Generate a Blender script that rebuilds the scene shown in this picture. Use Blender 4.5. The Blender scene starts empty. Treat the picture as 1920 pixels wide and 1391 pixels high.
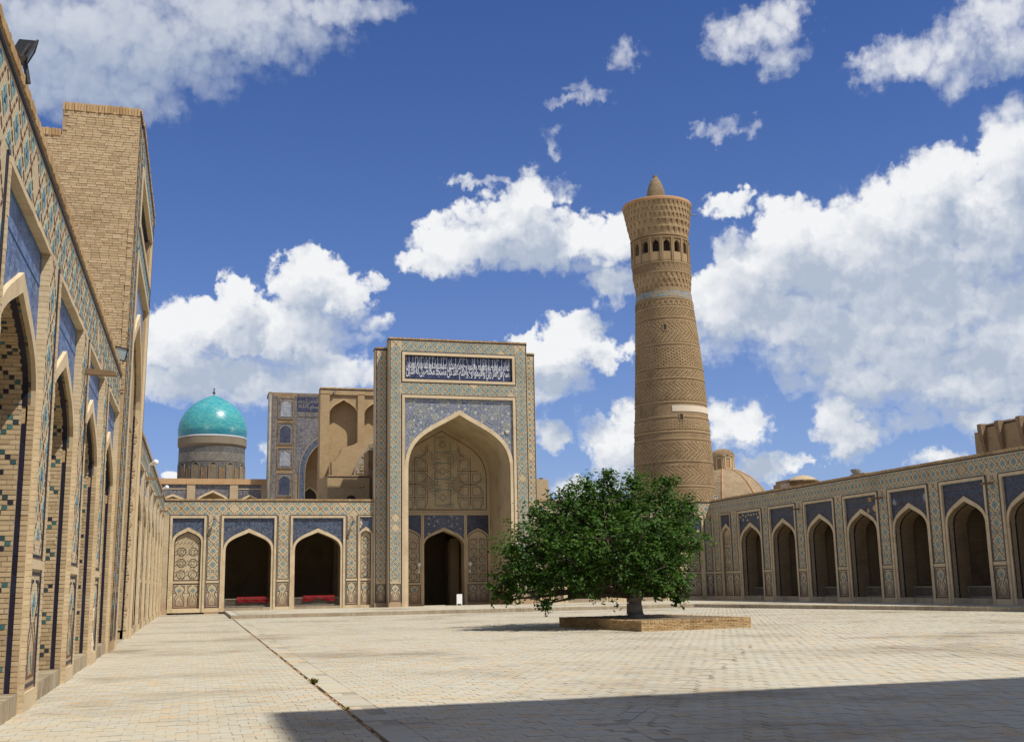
import bpy, math, random
from mathutils import Vector, Matrix
R = random.Random(11)
S = bpy.context.scene
COL = S.collection

# ---------------------------------------------------------------- camera, light, exposure
cd = bpy.data.cameras.new('camera'); cam = bpy.data.objects.new('camera', cd); COL.objects.link(cam)
_r = Vector((0.96302644, -0.26882354, -0.01771954)); _u = Vector((-0.03391735, -0.18622809, 0.98192093)); _f = Vector((0.26726333, 0.94501482, 0.18846035))
M = Matrix((( _r.x, _u.x, -_f.x, 0), (_r.y, _u.y, -_f.y, 0), (_r.z, _u.z, -_f.z, 1.65), (0, 0, 0, 1)))
cam.matrix_world = M
cd.sensor_width = 36; cd.lens = 39.01; cd.clip_start = .1; cd.clip_end = 3000
S.camera = cam
SUN = Vector((0.40, -0.45, 1.0)).normalized()
sl = bpy.data.lights.new('sun', 'SUN'); sl.energy = 4.8; sl.angle = math.radians(.53); sl.color = (1, .945, .85)
so = bpy.data.objects.new('sun', sl); COL.objects.link(so); so.rotation_euler = SUN.to_track_quat('Z', 'Y').to_euler()
SKY_STRENGTH = .12
S.view_settings.view_transform = 'Standard'; S.view_settings.look = 'None'
S.view_settings.exposure = .18; S.view_settings.gamma = 1; S.view_settings.use_curve_mapping = False
S.cycles.max_bounces = 6; S.cycles.diffuse_bounces = 4; S.cycles.glossy_bounces = 2; S.cycles.transparent_max_bounces = 6
S.cycles.sample_clamp_indirect = 6


# ---------------------------------------------------------------- node helpers
class NT:
    def __init__(s, tree): s.t = tree; s.n = tree.nodes; s.l = tree.links
    def put(s, sock, v):
        if v is None: return
        if isinstance(v, bpy.types.NodeSocket): s.l.new(v, sock)
        else: sock.default_value = v
    def math(s, op, a, b=None, c=None, clamp=False):
        n = s.n.new('ShaderNodeMath'); n.operation = op; n.use_clamp = clamp
        s.put(n.inputs[0], a); s.put(n.inputs[1], b); s.put(n.inputs[2], c); return n.outputs[0]
    def vec(s, op, a, b=None, c=None):
        n = s.n.new('ShaderNodeVectorMath'); n.operation = op
        s.put(n.inputs[0], a); s.put(n.inputs[1], b)
        if c is not None: s.put(n.inputs[2], c)
        return n.outputs['Value'] if op in ('DOT_PRODUCT', 'LENGTH') else n.outputs[0]
    def mix(s, f, a, b, blend='MIX'):
        n = s.n.new('ShaderNodeMix'); n.data_type = 'RGBA'; n.blend_type = blend; n.clamp_factor = True
        s.put(n.inputs[0], f); s.put(n.inputs[6], a); s.put(n.inputs[7], b); return n.outputs[2]
    def fmix(s, f, a, b):
        n = s.n.new('ShaderNodeMix'); n.data_type = 'FLOAT'
        s.put(n.inputs[0], f); s.put(n.inputs[2], a); s.put(n.inputs[3], b); return n.outputs[0]
    def sep(s, v):
        n = s.n.new('ShaderNodeSeparateXYZ'); s.put(n.inputs[0], v); return n.outputs
    def comb(s, x=0., y=0., z=0.):
        n = s.n.new('ShaderNodeCombineXYZ'); s.put(n.inputs[0], x); s.put(n.inputs[1], y); s.put(n.inputs[2], z); return n.outputs[0]
    def noise(s, v, scale, detail=3, rough=.55, dist=0.):
        n = s.n.new('ShaderNodeTexNoise'); s.put(n.inputs['Vector'], v); n.inputs['Scale'].default_value = scale
        n.inputs['Detail'].default_value = detail; n.inputs['Roughness'].default_value = rough; n.inputs['Distortion'].default_value = dist
        return n.outputs
    def voro(s, v, scale, feature='F1', rnd=1.):
        n = s.n.new('ShaderNodeTexVoronoi'); n.feature = feature; s.put(n.inputs['Vector'], v); n.inputs['Scale'].default_value = scale
        n.inputs['Randomness'].default_value = rnd; return n.outputs
    def ramp(s, f, lo, hi, a=0., b=1.):
        n = s.n.new('ShaderNodeMapRange'); n.interpolation_type = 'SMOOTHSTEP'
        s.put(n.inputs[0], f); s.put(n.inputs[1], lo); s.put(n.inputs[2], hi); s.put(n.inputs[3], a); s.put(n.inputs[4], b); return n.outputs[0]


def c4(c): return (c[0], c[1], c[2], 1.)


# ---------------------------------------------------------------- sky with cumulus clouds (world directions, azimuth / elevation in degrees)
CL = [(31.0,17.0,2.89,1.96,1.2),(29.3,15.6,3.45,2.12,1.2),(32.5,15.3,4.33,3.12,1.2),(35.9,16.0,4.4,3.3,1.2),(37.9,18.7,2.31,1.86,1.2),(35.3,17.6,2.02,1.53,1.1),(40.0,16.5,3.25,3.2,1.2),(41.6,19.2,1.85,2.52,1.2),(27.1,14.1,2.7,1.88,1.1),(30.2,12.8,5.66,1.99,1.0),(36.4,12.6,6.59,2.82,1.1),(37.2,9.9,6.02,1.79,0.9),(32.2,11.6,3.8,1.58,0.8),(26.1,12.0,1.22,1.08,0.7),(34.1,9.4,3.69,1.04,0.7),(40.6,10.9,2.71,2.99,1.0),(29.8,9.8,0.92,0.59,0.6),(32.9,10.2,1.52,0.66,0.8),
(17.0,19.6,1.87,1.34,1.1),(15.9,18.4,3.16,1.62,1.2),(13.9,17.5,3.15,1.35,1.1),(18.8,17.8,3.42,1.22,1.1),(21.1,17.4,2.26,1.21,1.1),(11.3,16.5,1.71,0.81,1.0),(15.9,16.8,3.43,0.82,0.8),(22.2,18.2,1.7,0.94,0.9),(21.0,15.3,1.63,1.03,1.0),(19.5,16.1,0.85,0.38,0.6),
(5.0,16.1,1.52,1.21,1.1),(5.7,15.0,2.5,1.62,1.2),(1.6,14.5,1.29,1.2,1.1),(0.4,12.9,3.47,1.59,1.2),(4.1,12.9,3.57,1.88,1.1),(-1.4,12.2,2.35,1.58,1.0),(6.3,11.0,3.03,1.22,1.0),(0.5,10.4,4.52,1.33,0.9),(4.7,10.2,3.27,1.22,0.9),(8.9,13.5,1.12,0.6,0.6),(8.0,12.4,1.39,0.68,0.6),(-2.1,10.0,2.57,1.05,0.8),
(-5.8,26.5,7.28,2.82,1.1),(0.4,27.7,5.69,1.81,1.0),(-7.6,24.1,4.9,1.79,0.9),(4.3,28.8,4.97,0.85,0.8),(-4.1,24.3,2.93,1.46,0.8),(3.2,27.1,1.71,0.74,0.5),(-9.3,26.0,4.04,3.44,1.0),
(29.6,27.0,2.36,1.22,0.95),(31.0,27.4,1.65,0.85,0.8),(28.1,26.5,1.41,0.87,0.9),(30.5,25.9,1.1,0.86,0.7),(37.0,24.6,2.4,1.2,1.0),(35.4,24.8,1.3,0.68,0.8),(39.0,24.7,1.97,1.18,0.9),(41.2,25.7,2.61,1.38,1.1),(39.2,23.8,1.47,1.19,0.8),(42.0,24.2,1.87,1.39,1.0),
(20.3,24.8,1.05,0.36,0.6),(19.0,24.4,1.17,0.23,0.4),(18.1,22.5,0.64,0.53,0.55),(27.1,22.5,1.12,0.36,0.35),(28.8,22.5,0.69,0.51,0.35),(27.7,18.6,1.23,0.69,0.75),(22.6,26.7,0.73,0.63,0.3),(14.2,20.6,1.59,0.27,0.35),(8.7,15.3,0.7,0.38,0.4),
(19.9,12.6,1.26,1.1,1.1),(18.5,12.1,2.52,1.24,1.2),(18.0,10.4,1.95,1.51,1.1),(16.9,12.4,1.41,0.77,1.0),(20.9,11.6,1.11,0.69,0.9),(21.0,7.0,1.78,1.5,1.05),(22.1,8.1,1.5,0.96,0.9),(27.4,7.6,1.85,1.13,1.05),(26.3,8.2,1.07,0.95,1.0),(32.5,7.9,1.14,1.0,1.1),(32.7,6.7,1.51,0.92,1.0),(28.4,5.4,1.43,0.64,0.9),(30.0,5.6,0.77,0.48,0.7),(37.3,5.6,1.42,0.51,0.9),(40.3,8.6,1.03,1.13,1.0),(39.1,7.6,1.85,0.63,0.9),(35.5,7.4,2.18,0.46,0.6),(34.5,10.9,5.2,1.5,0.95),(38.6,8.9,4.0,1.2,0.85),(17.5,7.5,0.78,0.77,0.8),(19.1,4.8,1.37,0.82,0.9),(21.2,5.1,1.63,0.82,0.8),(-1.5,5.7,0.63,0.39,0.9),(3.1,6.9,0.53,0.48,0.5)]
CL = [(a, e, rx * (.86 if e > 22 and a > 26 else .92 if w < .7 else 1.), ry * (.86 if e > 22 and a > 26 else 1.), w * (.82 if e > 22 and a > 26 else .55 if w < .62 else 1.)) for a, e, rx, ry, w in CL]
CL = [(a, e, rx * (1.15 if w < .42 else 1), ry * (1.15 if w < .42 else 1), w if w > .42 else .06 + w * .35) for a, e, rx, ry, w in CL]
W = bpy.data.worlds.new('World'); S.world = W; W.use_nodes = True
wt = W.node_tree; wt.nodes.clear(); n = NT(wt)
sky = wt.nodes.new('ShaderNodeTexSky'); sky.sky_type = 'NISHITA'; sky.sun_disc = False
sky.sun_elevation = math.asin(SUN.z); sky.sun_rotation = math.atan2(SUN.x, SUN.y)
sky.air_density = 1.0; sky.dust_density = .45; sky.ozone_density = 3.2; sky.altitude = 300

def n2d(g, vec, scale, detail, rough):
    n_ = g.n.new('ShaderNodeTexNoise'); n_.noise_dimensions = '2D'; g.put(n_.inputs['Vector'], vec); n_.inputs['Scale'].default_value = scale
    n_.inputs['Detail'].default_value = detail; n_.inputs['Roughness'].default_value = rough; return n_.outputs
def v2d(g, vec, scale):
    n_ = g.n.new('ShaderNodeTexVoronoi'); n_.voronoi_dimensions = '2D'; g.put(n_.inputs['Vector'], vec); n_.inputs['Scale'].default_value = scale; return n_.outputs[0]
grp = bpy.data.node_groups.new('cloud_mass', 'ShaderNodeTree')
grp.interface.new_socket('P', in_out='INPUT', socket_type='NodeSocketVector')
grp.interface.new_socket('F', in_out='OUTPUT', socket_type='NodeSocketFloat')
g = NT(grp); gi = grp.nodes.new('NodeGroupInput'); go = grp.nodes.new('NodeGroupOutput')
P0 = gi.outputs[0]
acc = None
for (a, e, rx, ry, w) in CL:
    q = g.vec('MULTIPLY_ADD', P0, (1 / rx, 1 / ry, 0), (-a / rx, -e / ry, 0))
    v = g.math('MULTIPLY_ADD', g.vec('DOT_PRODUCT', q, q), -max(w, .6), w)
    acc = v if acc is None else g.math('MAXIMUM', acc, v)
# the same kind of weather goes on round the rest of the sky
ps = g.sep(P0)
far = g.math('MULTIPLY', n2d(g, P0, .06, 2, .5)[0], 7.); far = g.math('SUBTRACT', far, 3.1)
out_ = g.math('MAXIMUM', g.ramp(ps[0], 46., 56.), g.ramp(ps[0], -24., -14., 1., 0.)); out_ = g.math('MAXIMUM', out_, g.ramp(ps[1], 30., 36.))
far = g.math('MULTIPLY_ADD', out_, 4., g.math('SUBTRACT', far, 4.))
acc = g.math('MAXIMUM', g.math('MAXIMUM', acc, far), -1.2)
g.put(go.inputs[0], acc)

tc = wt.nodes.new('ShaderNodeTexCoord'); dx = n.sep(n.vec('NORMALIZE', tc.outputs['Generated']))
az = n.math('MULTIPLY', n.math('ARCTAN2', dx[0], dx[1]), 57.29578)
el = n.math('MULTIPLY', n.math('ARCSINE', dx[2]), 57.29578)
P = n.comb(az, el, 0.)
def mass(vec):
    gn = wt.nodes.new('ShaderNodeGroup'); gn.node_tree = grp; n.put(gn.inputs[0], vec); return gn.outputs[0]
na = n2d(n, P, .36, 6, .62); nb2 = n2d(n, n.vec('ADD', P, (31., 17., 0)), 1.5, 4, .56)
warp = n.vec('ADD', n.vec('MULTIPLY', n.vec('SUBTRACT', na[1], (.5, .5, .5)), (3.4, 2.4, 0)), n.vec('MULTIPLY', n.vec('SUBTRACT', nb2[1], (.5, .5, .5)), (1.1, .9, 0)))
PW = n.vec('ADD', P, warp)
high = n.ramp(el, 19.5, 23.)                      # the high clouds are thinner, softer and greyer than the cumulus
m0 = mass(PW)
PV = n.vec('ADD', P, n.vec('MULTIPLY', warp, (.35, .35, 0)))
PV2 = n.vec('ADD', PV, (-.22, .55, 0))
def puffs(v):
    a_ = v2d(n, v, .50); b_ = v2d(n, v, 1.15); c_ = v2d(n, v, 2.7)       # rounded heads with creases between them
    t_ = n.math('MULTIPLY', n.math('MULTIPLY', a_, a_), -.85)
    t_ = n.math('ADD', t_, n.math('MULTIPLY', n.math('MULTIPLY', b_, b_), -.50))
    return n.math('ADD', t_, n.math('MULTIPLY', n.math('MULTIPLY', c_, c_), -.26))
pf = puffs(PV); pf2 = puffs(PV2)
fz = n.math('MULTIPLY_ADD', n2d(n, P, 1.2, 4, .54)[0], n.math('MULTIPLY_ADD', high, .5, .55), n.math('MULTIPLY_ADD', high, -.25, -.275))
f0 = n.math('ADD', n.math('ADD', m0, n.math('ADD', pf, .46)), fz)
m1 = mass(n.vec('ADD', PW, (-.5, 2.1, 0)))
slope = n.math('SUBTRACT', m0, m1)
soft = n.math('MULTIPLY_ADD', slope, -.40, .46, clamp=True)          # crisp crowns, hazy bases
soft = n.math('MAXIMUM', soft, n.math('MULTIPLY', high, 1.15))
alpha = n.ramp(f0, n.math('MULTIPLY_ADD', soft, -.40, -.16), n.math('MULTIPLY_ADD', soft, .72, .48))
light = n.math('MULTIPLY_ADD', slope, .33, .37)
light = n.math('ADD', light, n.math('MULTIPLY', n.math('SUBTRACT', pf, pf2), .46))
light = n.math('ADD', light, n.math('MULTIPLY_ADD', na[0], .95, -.45), clamp=True)
under = n.ramp(m1, .25, 1.1)      # shaded by the cloud piled above
light = n.math('SUBTRACT', light, n.math('MULTIPLY', under, .27), clamp=True)
edge = n.ramp(f0, .0, .5, .30, 0.)                # thin rims are bright
light = n.math('ADD', light, edge, clamp=True)
left = n.math('MULTIPLY', n.ramp(az, 8., 18., 1., 0.), n.ramp(az, -45., -30.))
light = n.math('MULTIPLY', light, n.math('MULTIPLY_ADD', n.math('MULTIPLY', high, left), -.45, 1.))
cloud = n.mix(light, (3.3, 3.8, 4.65, 1), (6.8, 6.85, 6.9, 1))
skyt = n.mix(1., sky.outputs[0], (.86, .90, 1.27, 1), 'MULTIPLY')
skyc = wt.nodes.new('ShaderNodeHueSaturation'); skyc.inputs['Saturation'].default_value = 1.14; skyc.inputs['Value'].default_value = .57
n.put(skyc.inputs['Color'], skyt)
haze = n.math('MULTIPLY', n.math('POWER', 2.718, n.math('MULTIPLY', n.math('MAXIMUM', el, 0.), -.085)), .55)
skyh = n.mix(haze, skyc.outputs[0], (3.1, 4.2, 6.3, 1))
thin = n.math('MULTIPLY', alpha, n.math('MULTIPLY_ADD', high, -.14, .97))
colr = n.mix(thin, skyh, cloud)
bg = wt.nodes.new('ShaderNodeBackground'); bg.inputs[1].default_value = SKY_STRENGTH; n.put(bg.inputs[0], colr)
wo = wt.nodes.new('ShaderNodeOutputWorld'); n.put(wo.inputs[0], bg.outputs[0])
W.cycles.sampling_method = 'MANUAL'; W.cycles.sample_map_resolution = 256


# ---------------------------------------------------------------- materials
MATS = {}
def new_mat(name, rough=.85, spec=.3):
    m = bpy.data.materials.new(name); m.use_nodes = True; t = m.node_tree
    b = t.nodes['Principled BSDF']; b.inputs['Roughness'].default_value = rough
    b.inputs['Specular IOR Level'].default_value = spec
    MATS[name] = m; return m, NT(t), b
def bump(n, b, h, dist, strength=1.):
    bn = n.n.new('ShaderNodeBump'); bn.inputs['Distance'].default_value = dist; bn.inputs['Strength'].default_value = strength
    n.put(bn.inputs['Height'], h); n.put(b.inputs['Normal'], bn.outputs[0])
def wcoord(n):
    """position in metres laid on the face it lies on"""
    ge = n.n.new('ShaderNodeNewGeometry'); p = n.sep(ge.outputs['Position']); a = n.vec('ABSOLUTE', ge.outputs['True Normal']); a = n.sep(a)
    sx = n.math('GREATER_THAN', a[0], a[1]); u = n.fmix(sx, p[0], p[1])
    sz = n.math('GREATER_THAN', a[2], .8)
    u = n.fmix(sz, u, p[0]); v = n.fmix(sz, p[2], p[1])
    return n.comb(u, v, 0.), ge.outputs['Position']
def tint_val(n):
    at = n.n.new('ShaderNodeAttribute'); at.attribute_name = 'tint'
    oi = n.n.new('ShaderNodeObjectInfo')
    return n.math('FRACT', n.math('ADD', at.outputs['Fac'], oi.outputs['Random']))
def vary(n, col, pos, amt=.18, scale=.35, dark=(.55, .5, .45)):
    s = n.noise(pos, scale, 5, .62)['Fac']
    f = n.math('MULTIPLY', n.ramp(s, .45, .78), amt * 2.2)
    return n.mix(f, col, n.mix(1., col, c4(dark), 'MULTIPLY'))

def brick_mat(name, c1, c2, mort, bw=.26, bh=.072, mw=.010, bmp=.012, stain=.3, rough=.92, base=False):
    m, n, b = new_mat(name, rough, .15)
    v, pos = wcoord(n)
    br = n.n.new('ShaderNodeTexBrick'); n.put(br.inputs['Vector'], v)
    br.inputs['Scale'].default_value = 1; br.inputs['Brick Width'].default_value = bw; br.inputs['Row Height'].default_value = bh
    br.inputs['Mortar Size'].default_value = mw; br.inputs['Mortar Smooth'].default_value = .3; br.inputs['Bias'].default_value = 0
    br.inputs['Color1'].default_value = c4(c1); br.inputs['Color2'].default_value = c4(c2); br.inputs['Mortar'].default_value = c4(mort)
    col = vary(n, br.outputs['Color'], pos, stain, .5)
    fine = n.noise(pos, 9., 4, .65)['Fac']
    col = n.mix(n.math('MULTIPLY', n.ramp(fine, .35, .75), .35), col, n.mix(1., col, (.72, .68, .62, 1), 'MULTIPLY'))
    if base:   # salt-eaten reddish bricks low on the walls
        pz = n.math('ADD', n.sep(pos)[2], n.math('MULTIPLY', n.noise(pos, .9, 5, .65)['Fac'], -1.5))
        col = n.mix(n.ramp(pz, -.3, .55, .6, 0.), col, (.36, .225, .135, 1))
    n.put(b.inputs['Base Color'], col)
    bump(n, b, n.math('ADD', n.math('MULTIPLY', br.outputs['Fac'], -1.), n.math('MULTIPLY', fine, .8)), bmp)
    return m
brick_mat('brick_tan', (.50, .36, .20), (.42, .30, .165), (.37, .285, .18))
brick_mat('brick_field', (.585, .48, .315), (.54, .435, .28), (.49, .40, .265), bw=.2, bh=.06, bmp=.006, base=True)
brick_mat('brick_shaft', (.40, .255, .118), (.325, .20, .092), (.25, .165, .085), bw=.3, bh=.085, mw=.014, bmp=.02, stain=.35)
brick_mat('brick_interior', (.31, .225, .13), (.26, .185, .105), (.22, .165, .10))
brick_mat('brick_old', (.41, .29, .165), (.31, .22, .13), (.25, .19, .125), bw=.28, bh=.09, mw=.018, bmp=.03, stain=.5)
brick_mat('brick_pale', (.50, .40, .25), (.45, .35, .215), (.40, .31, .2), bmp=.006, stain=.15)

def unit_mat(name, cols, rough=.9, spec=.15, bmp=.004, nsc=18., stain=.2, stsc=.6, worn=False):
    """single bricks, tiles and pavers: each piece takes its own shade of the ramp"""
    m, n, b = new_mat(name, rough, spec)
    tv = tint_val(n)
    r = n.n.new('ShaderNodeValToRGB'); r.color_ramp.interpolation = 'LINEAR'
    els = r.color_ramp.elements
    for i, c in enumerate(cols):
        p = i / (len(cols) - 1)
        e = els[i] if i < 2 else els.new(p)
        e.position = p; e.color = c4(c)
    n.put(r.inputs[0], tv)
    ge = n.n.new('ShaderNodeNewGeometry'); pos = ge.outputs['Position']
    fine = n.noise(pos, nsc, 4, .65)['Fac']
    col = n.mix(n.math('MULTIPLY', n.ramp(fine, .4, .75), .4), r.outputs[0], n.mix(1., r.outputs[0], (.7, .67, .62, 1), 'MULTIPLY'))
    col = vary(n, col, pos, stain, stsc)
    if worn:   # trodden dusty lanes and brown patches of dirt
        d1 = n.noise(n.vec('MULTIPLY', pos, (.35, 1., 1.)), .8, 6, .7)['Fac']
        col = n.mix(n.ramp(d1, .54, .68, 0., .5), col, (.34, .27, .17, 1))
        d2 = n.noise(pos, .13, 4, .6)['Fac']
        col = n.mix(n.ramp(d2, .42, .62, 0., .45), col, (.42, .39, .30, 1))
    n.put(b.inputs['Base Color'], col); bump(n, b, fine, bmp)
    return m
unit_mat('brick_unit', [(.37, .275, .165), (.46, .345, .205), (.54, .415, .255), (.43, .31, .175), (.51, .40, .255)], stain=.25)
unit_mat('brick_worn', [(.34, .22, .105), (.43, .285, .14), (.52, .37, .2), (.38, .24, .12), (.46, .33, .18)], stain=.4)
unit_mat('brick_red', [(.36, .20, .10), (.46, .28, .14), (.40, .225, .115), (.50, .33, .18)], stain=.3)
unit_mat('shaft_unit', [(.315, .222, .125), (.375, .27, .15), (.335, .238, .13), (.41, .297, .172)], stain=.3)
unit_mat('paver_unit', [(.43,.405,.325), (.45,.42,.335), (.475,.395,.27), (.425,.40,.335), (.46,.43,.35), (.455,.405,.29), (.44,.415,.345), (.485,.38,.25), (.415,.385,.305), (.46,.435,.355)], rough=.85, spec=.15, stain=.55, stsc=.20, worn=True)
unit_mat('kerb_unit', [(.34, .285, .205), (.42, .345, .24), (.38, .31, .21), (.45, .38, .275)], stain=.4)
unit_mat('moulding', [(.56, .445, .285), (.61, .49, .315), (.52, .405, .25)], stain=.2, nsc=10.)
unit_mat('tile_dark', [(.016, .015, .028), (.02, .018, .038), (.015, .013, .022), (.024, .025, .05)], rough=.45, spec=.25, stain=0., bmp=.001)
unit_mat('tile_turq', [(.20, .30, .285), (.25, .345, .315), (.17, .275, .275), (.28, .36, .31)], rough=.55, spec=.2, stain=0., bmp=.001)
unit_mat('tile_blue', [(.045, .13, .27), (.06, .16, .30), (.04, .10, .22)], rough=.55, spec=.2, stain=0., bmp=.001)
unit_mat('tile_mosaic', [(.05, .15, .15), (.022, .02, .03), (.07, .19, .175), (.028, .024, .04), (.035, .03, .035)], rough=.5, spec=.25, stain=0., bmp=.001)
unit_mat('terracotta', [(.13, .068, .045), (.17, .09, .055), (.105, .055, .042)], rough=.7, stain=.1)
unit_mat('teal_line', [(.10, .20, .19), (.14, .235, .21), (.09, .17, .175)], rough=.5, stain=.1)
unit_mat('white_paint', [(.78, .78, .76), (.8, .8, .78)], rough=.5, spec=.4, stain=.08)
unit_mat('plaster', [(.60, .52, .40), (.64, .56, .43)], stain=.2, nsc=6.)
unit_mat('letter_white', [(.60, .61, .63), (.56, .58, .61)], rough=.4, spec=.4, stain=0.)
unit_mat('rosette_pale', [(.36, .365, .29), (.40, .40, .33), (.33, .34, .28)], rough=.4, spec=.4, stain=0.)
unit_mat('wood', [(.20, .13, .075), (.25, .165, .095), (.17, .11, .065)], rough=.8, stain=.35, stsc=3.)
unit_mat('wood_grey', [(.22, .19, .15), (.27, .235, .185)], rough=.8, stain=.3, stsc=3.)
unit_mat('black_metal', [(.018, .018, .02), (.025, .025, .027)], rough=.45, spec=.4, stain=0.)
unit_mat('grey_metal', [(.28, .30, .31), (.33, .34, .35)], rough=.4, spec=.5, stain=.1)
unit_mat('floodlight_glass', [(.30, .36, .38), (.32, .38, .4)], rough=.12, spec=.6, stain=0.)
unit_mat('globe_white', [(.8, .79, .75), (.8, .79, .75)], rough=.25, spec=.5, stain=0.)
unit_mat('carpet_red', [(.15, .010, .014), (.21, .014, .02), (.12, .009, .011)], rough=1., spec=.05, stain=.3, stsc=6., nsc=40., bmp=.01)
unit_mat('carpet_light', [(.34, .07, .06), (.22, .03, .035), (.40, .12, .09)], rough=1., spec=.05, stain=.2, nsc=40.)
unit_mat('rubble', [(.30, .23, .15), (.42, .33, .22), (.25, .18, .115), (.48, .40, .29)], stain=.5, nsc=6., bmp=.02)
unit_mat('soil', [(.17, .135, .09), (.2, .16, .105)], stain=.5, stsc=1.4, nsc=12., bmp=.02)
unit_mat('mortar_dark', [(.31, .275, .21), (.34, .30, .235)], stain=.3)
unit_mat('mortar_light', [(.36, .27, .165), (.39, .29, .18)], stain=.3)
unit_mat('paver_smooth', [(.40, .36, .285), (.43, .385, .305)], stain=.4, stsc=.5)
unit_mat('concrete', [(.40, .375, .325), (.44, .41, .35)], stain=.35, stsc=1.2)
unit_mat('bark', [(.085, .065, .05), (.11, .085, .065)], stain=.5, stsc=6., nsc=14., bmp=.03)
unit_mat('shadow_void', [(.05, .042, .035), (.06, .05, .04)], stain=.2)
unit_mat('finial_teal', [(.02, .07, .08), (.03, .08, .09)], rough=.4, spec=.5, stain=0.)
unit_mat('drum_frame', [(.22, .19, .14), (.26, .22, .16)], stain=.2)
unit_mat('bark_pale', [(.30, .27, .24), (.36, .325, .285)], stain=.45, stsc=3., nsc=10., bmp=.02)
brick_mat('brick_warm', (.52, .33, .17), (.46, .29, .15), (.40, .29, .18), bw=.12, bh=.7, bmp=.006, stain=.2)
brick_mat('rubble_dome', (.36, .255, .145), (.27, .19, .11), (.33, .28, .2), bw=.34, bh=.2, mw=.03, bmp=.05, stain=.5)
unit_mat('dry_weed', [(.16, .17, .045), (.22, .17, .06), (.10, .14, .03)], stain=0.)

def faience(name, deep, mid, line, accent, sc, amount=.5, rough=.3):
    """glazed tile mosaic: floral tracery and small stars over a deep ground"""
    m, n, b = new_mat(name, rough, .5)
    v, pos = wcoord(n)
    vd = n.voro(v, sc, 'F1', .75); ve = n.voro(v, sc, 'DISTANCE_TO_EDGE', .75)
    nz = n.noise(v, sc * .8, 3, .6)['Fac']; n2 = n.noise(v, sc * 1.9, 3, .6)['Fac']
    base = n.mix(n.ramp(n.noise(pos, 1.3, 4, .6)['Fac'], .35, .68), c4(deep), c4(mid))
    vine = n.math('LESS_THAN', n.math('ABSOLUTE', n.math('SUBTRACT', nz, .5)), .022)
    vine2 = n.math('LESS_THAN', n.math('ABSOLUTE', n.math('SUBTRACT', n2, .52)), .02)
    dot = n.math('LESS_THAN', vd['Distance'], .17)
    ring = n.math('LESS_THAN', n.math('ABSOLUTE', n.math('SUBTRACT', vd['Distance'], .36)), .035)
    lines = n.math('MAXIMUM', n.math('MAXIMUM', vine, vine2), ring)
    col = n.mix(n.math('MULTIPLY', lines, amount), base, c4(line))
    col = n.mix(n.math('MULTIPLY', dot, amount), col, c4(accent))
    n.put(b.inputs['Base Color'], col)
    bump(n, b, n.noise(v, 9., 3)['Fac'], .004)
    return m
faience('faience_blue', (.028, .045, .13), (.075, .13, .30), (.22, .31, .46), (.28, .34, .42), 5.5, .6, .55)
faience('faience_navy', (.022, .027, .052), (.042, .052, .09), (.17, .20, .245), (.25, .265, .27), 4.2, .6)
faience('faience_dark', (.017, .019, .038), (.028, .033, .06), (.10, .12, .16), (.24, .15, .12), 4.2, .5)
faience('faience_madrasa', (.055, .052, .075), (.105, .096, .115), (.28, .26, .22), (.32, .27, .20), 2.8, .6, .45)
faience('faience_pale', (.14, .16, .20), (.20, .22, .26), (.42, .42, .42), (.10, .11, .15), 2.2, .7, .45)
faience('faience_grey', (.10, .095, .085), (.16, .145, .12), (.26, .24, .2), (.13, .16, .22), 2.6, .55, .6)

def girih(name, deep, line, accent, k):
    """ten-fold strapwork from five crossing wave fronts"""
    m, n, b = new_mat(name, .35, .5)
    v, pos = wcoord(n); acc = None
    for i in range(5):
        a = math.pi * i / 5
        w = n.math('COSINE', n.vec('DOT_PRODUCT', v, (math.cos(a) * k, math.sin(a) * k, 0)))
        acc = w if acc is None else n.math('ADD', acc, w)
    st = n.math('LESS_THAN', n.math('ABSOLUTE', n.math('ADD', acc, .45)), .36)
    ctr = n.math('GREATER_THAN', acc, 2.35)
    base = n.mix(n.ramp(n.noise(pos, 1.1, 4)['Fac'], .35, .7), c4(deep), (deep[0] * 1.5, deep[1] * 1.45, deep[2] * 1.35, 1))
    col = n.mix(n.math('MULTIPLY', st, .8), base, c4(line)); col = n.mix(ctr, col, c4(accent))
    n.put(b.inputs['Base Color'], col); bump(n, b, st, .004)
    return m
girih('girih_tile', (.125, .138, .175), (.36, .38, .405), (.42, .42, .33), 15.)
girih('girih_small', (.055, .062, .10), (.19, .21, .26), (.33, .32, .28), 17.)

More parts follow.
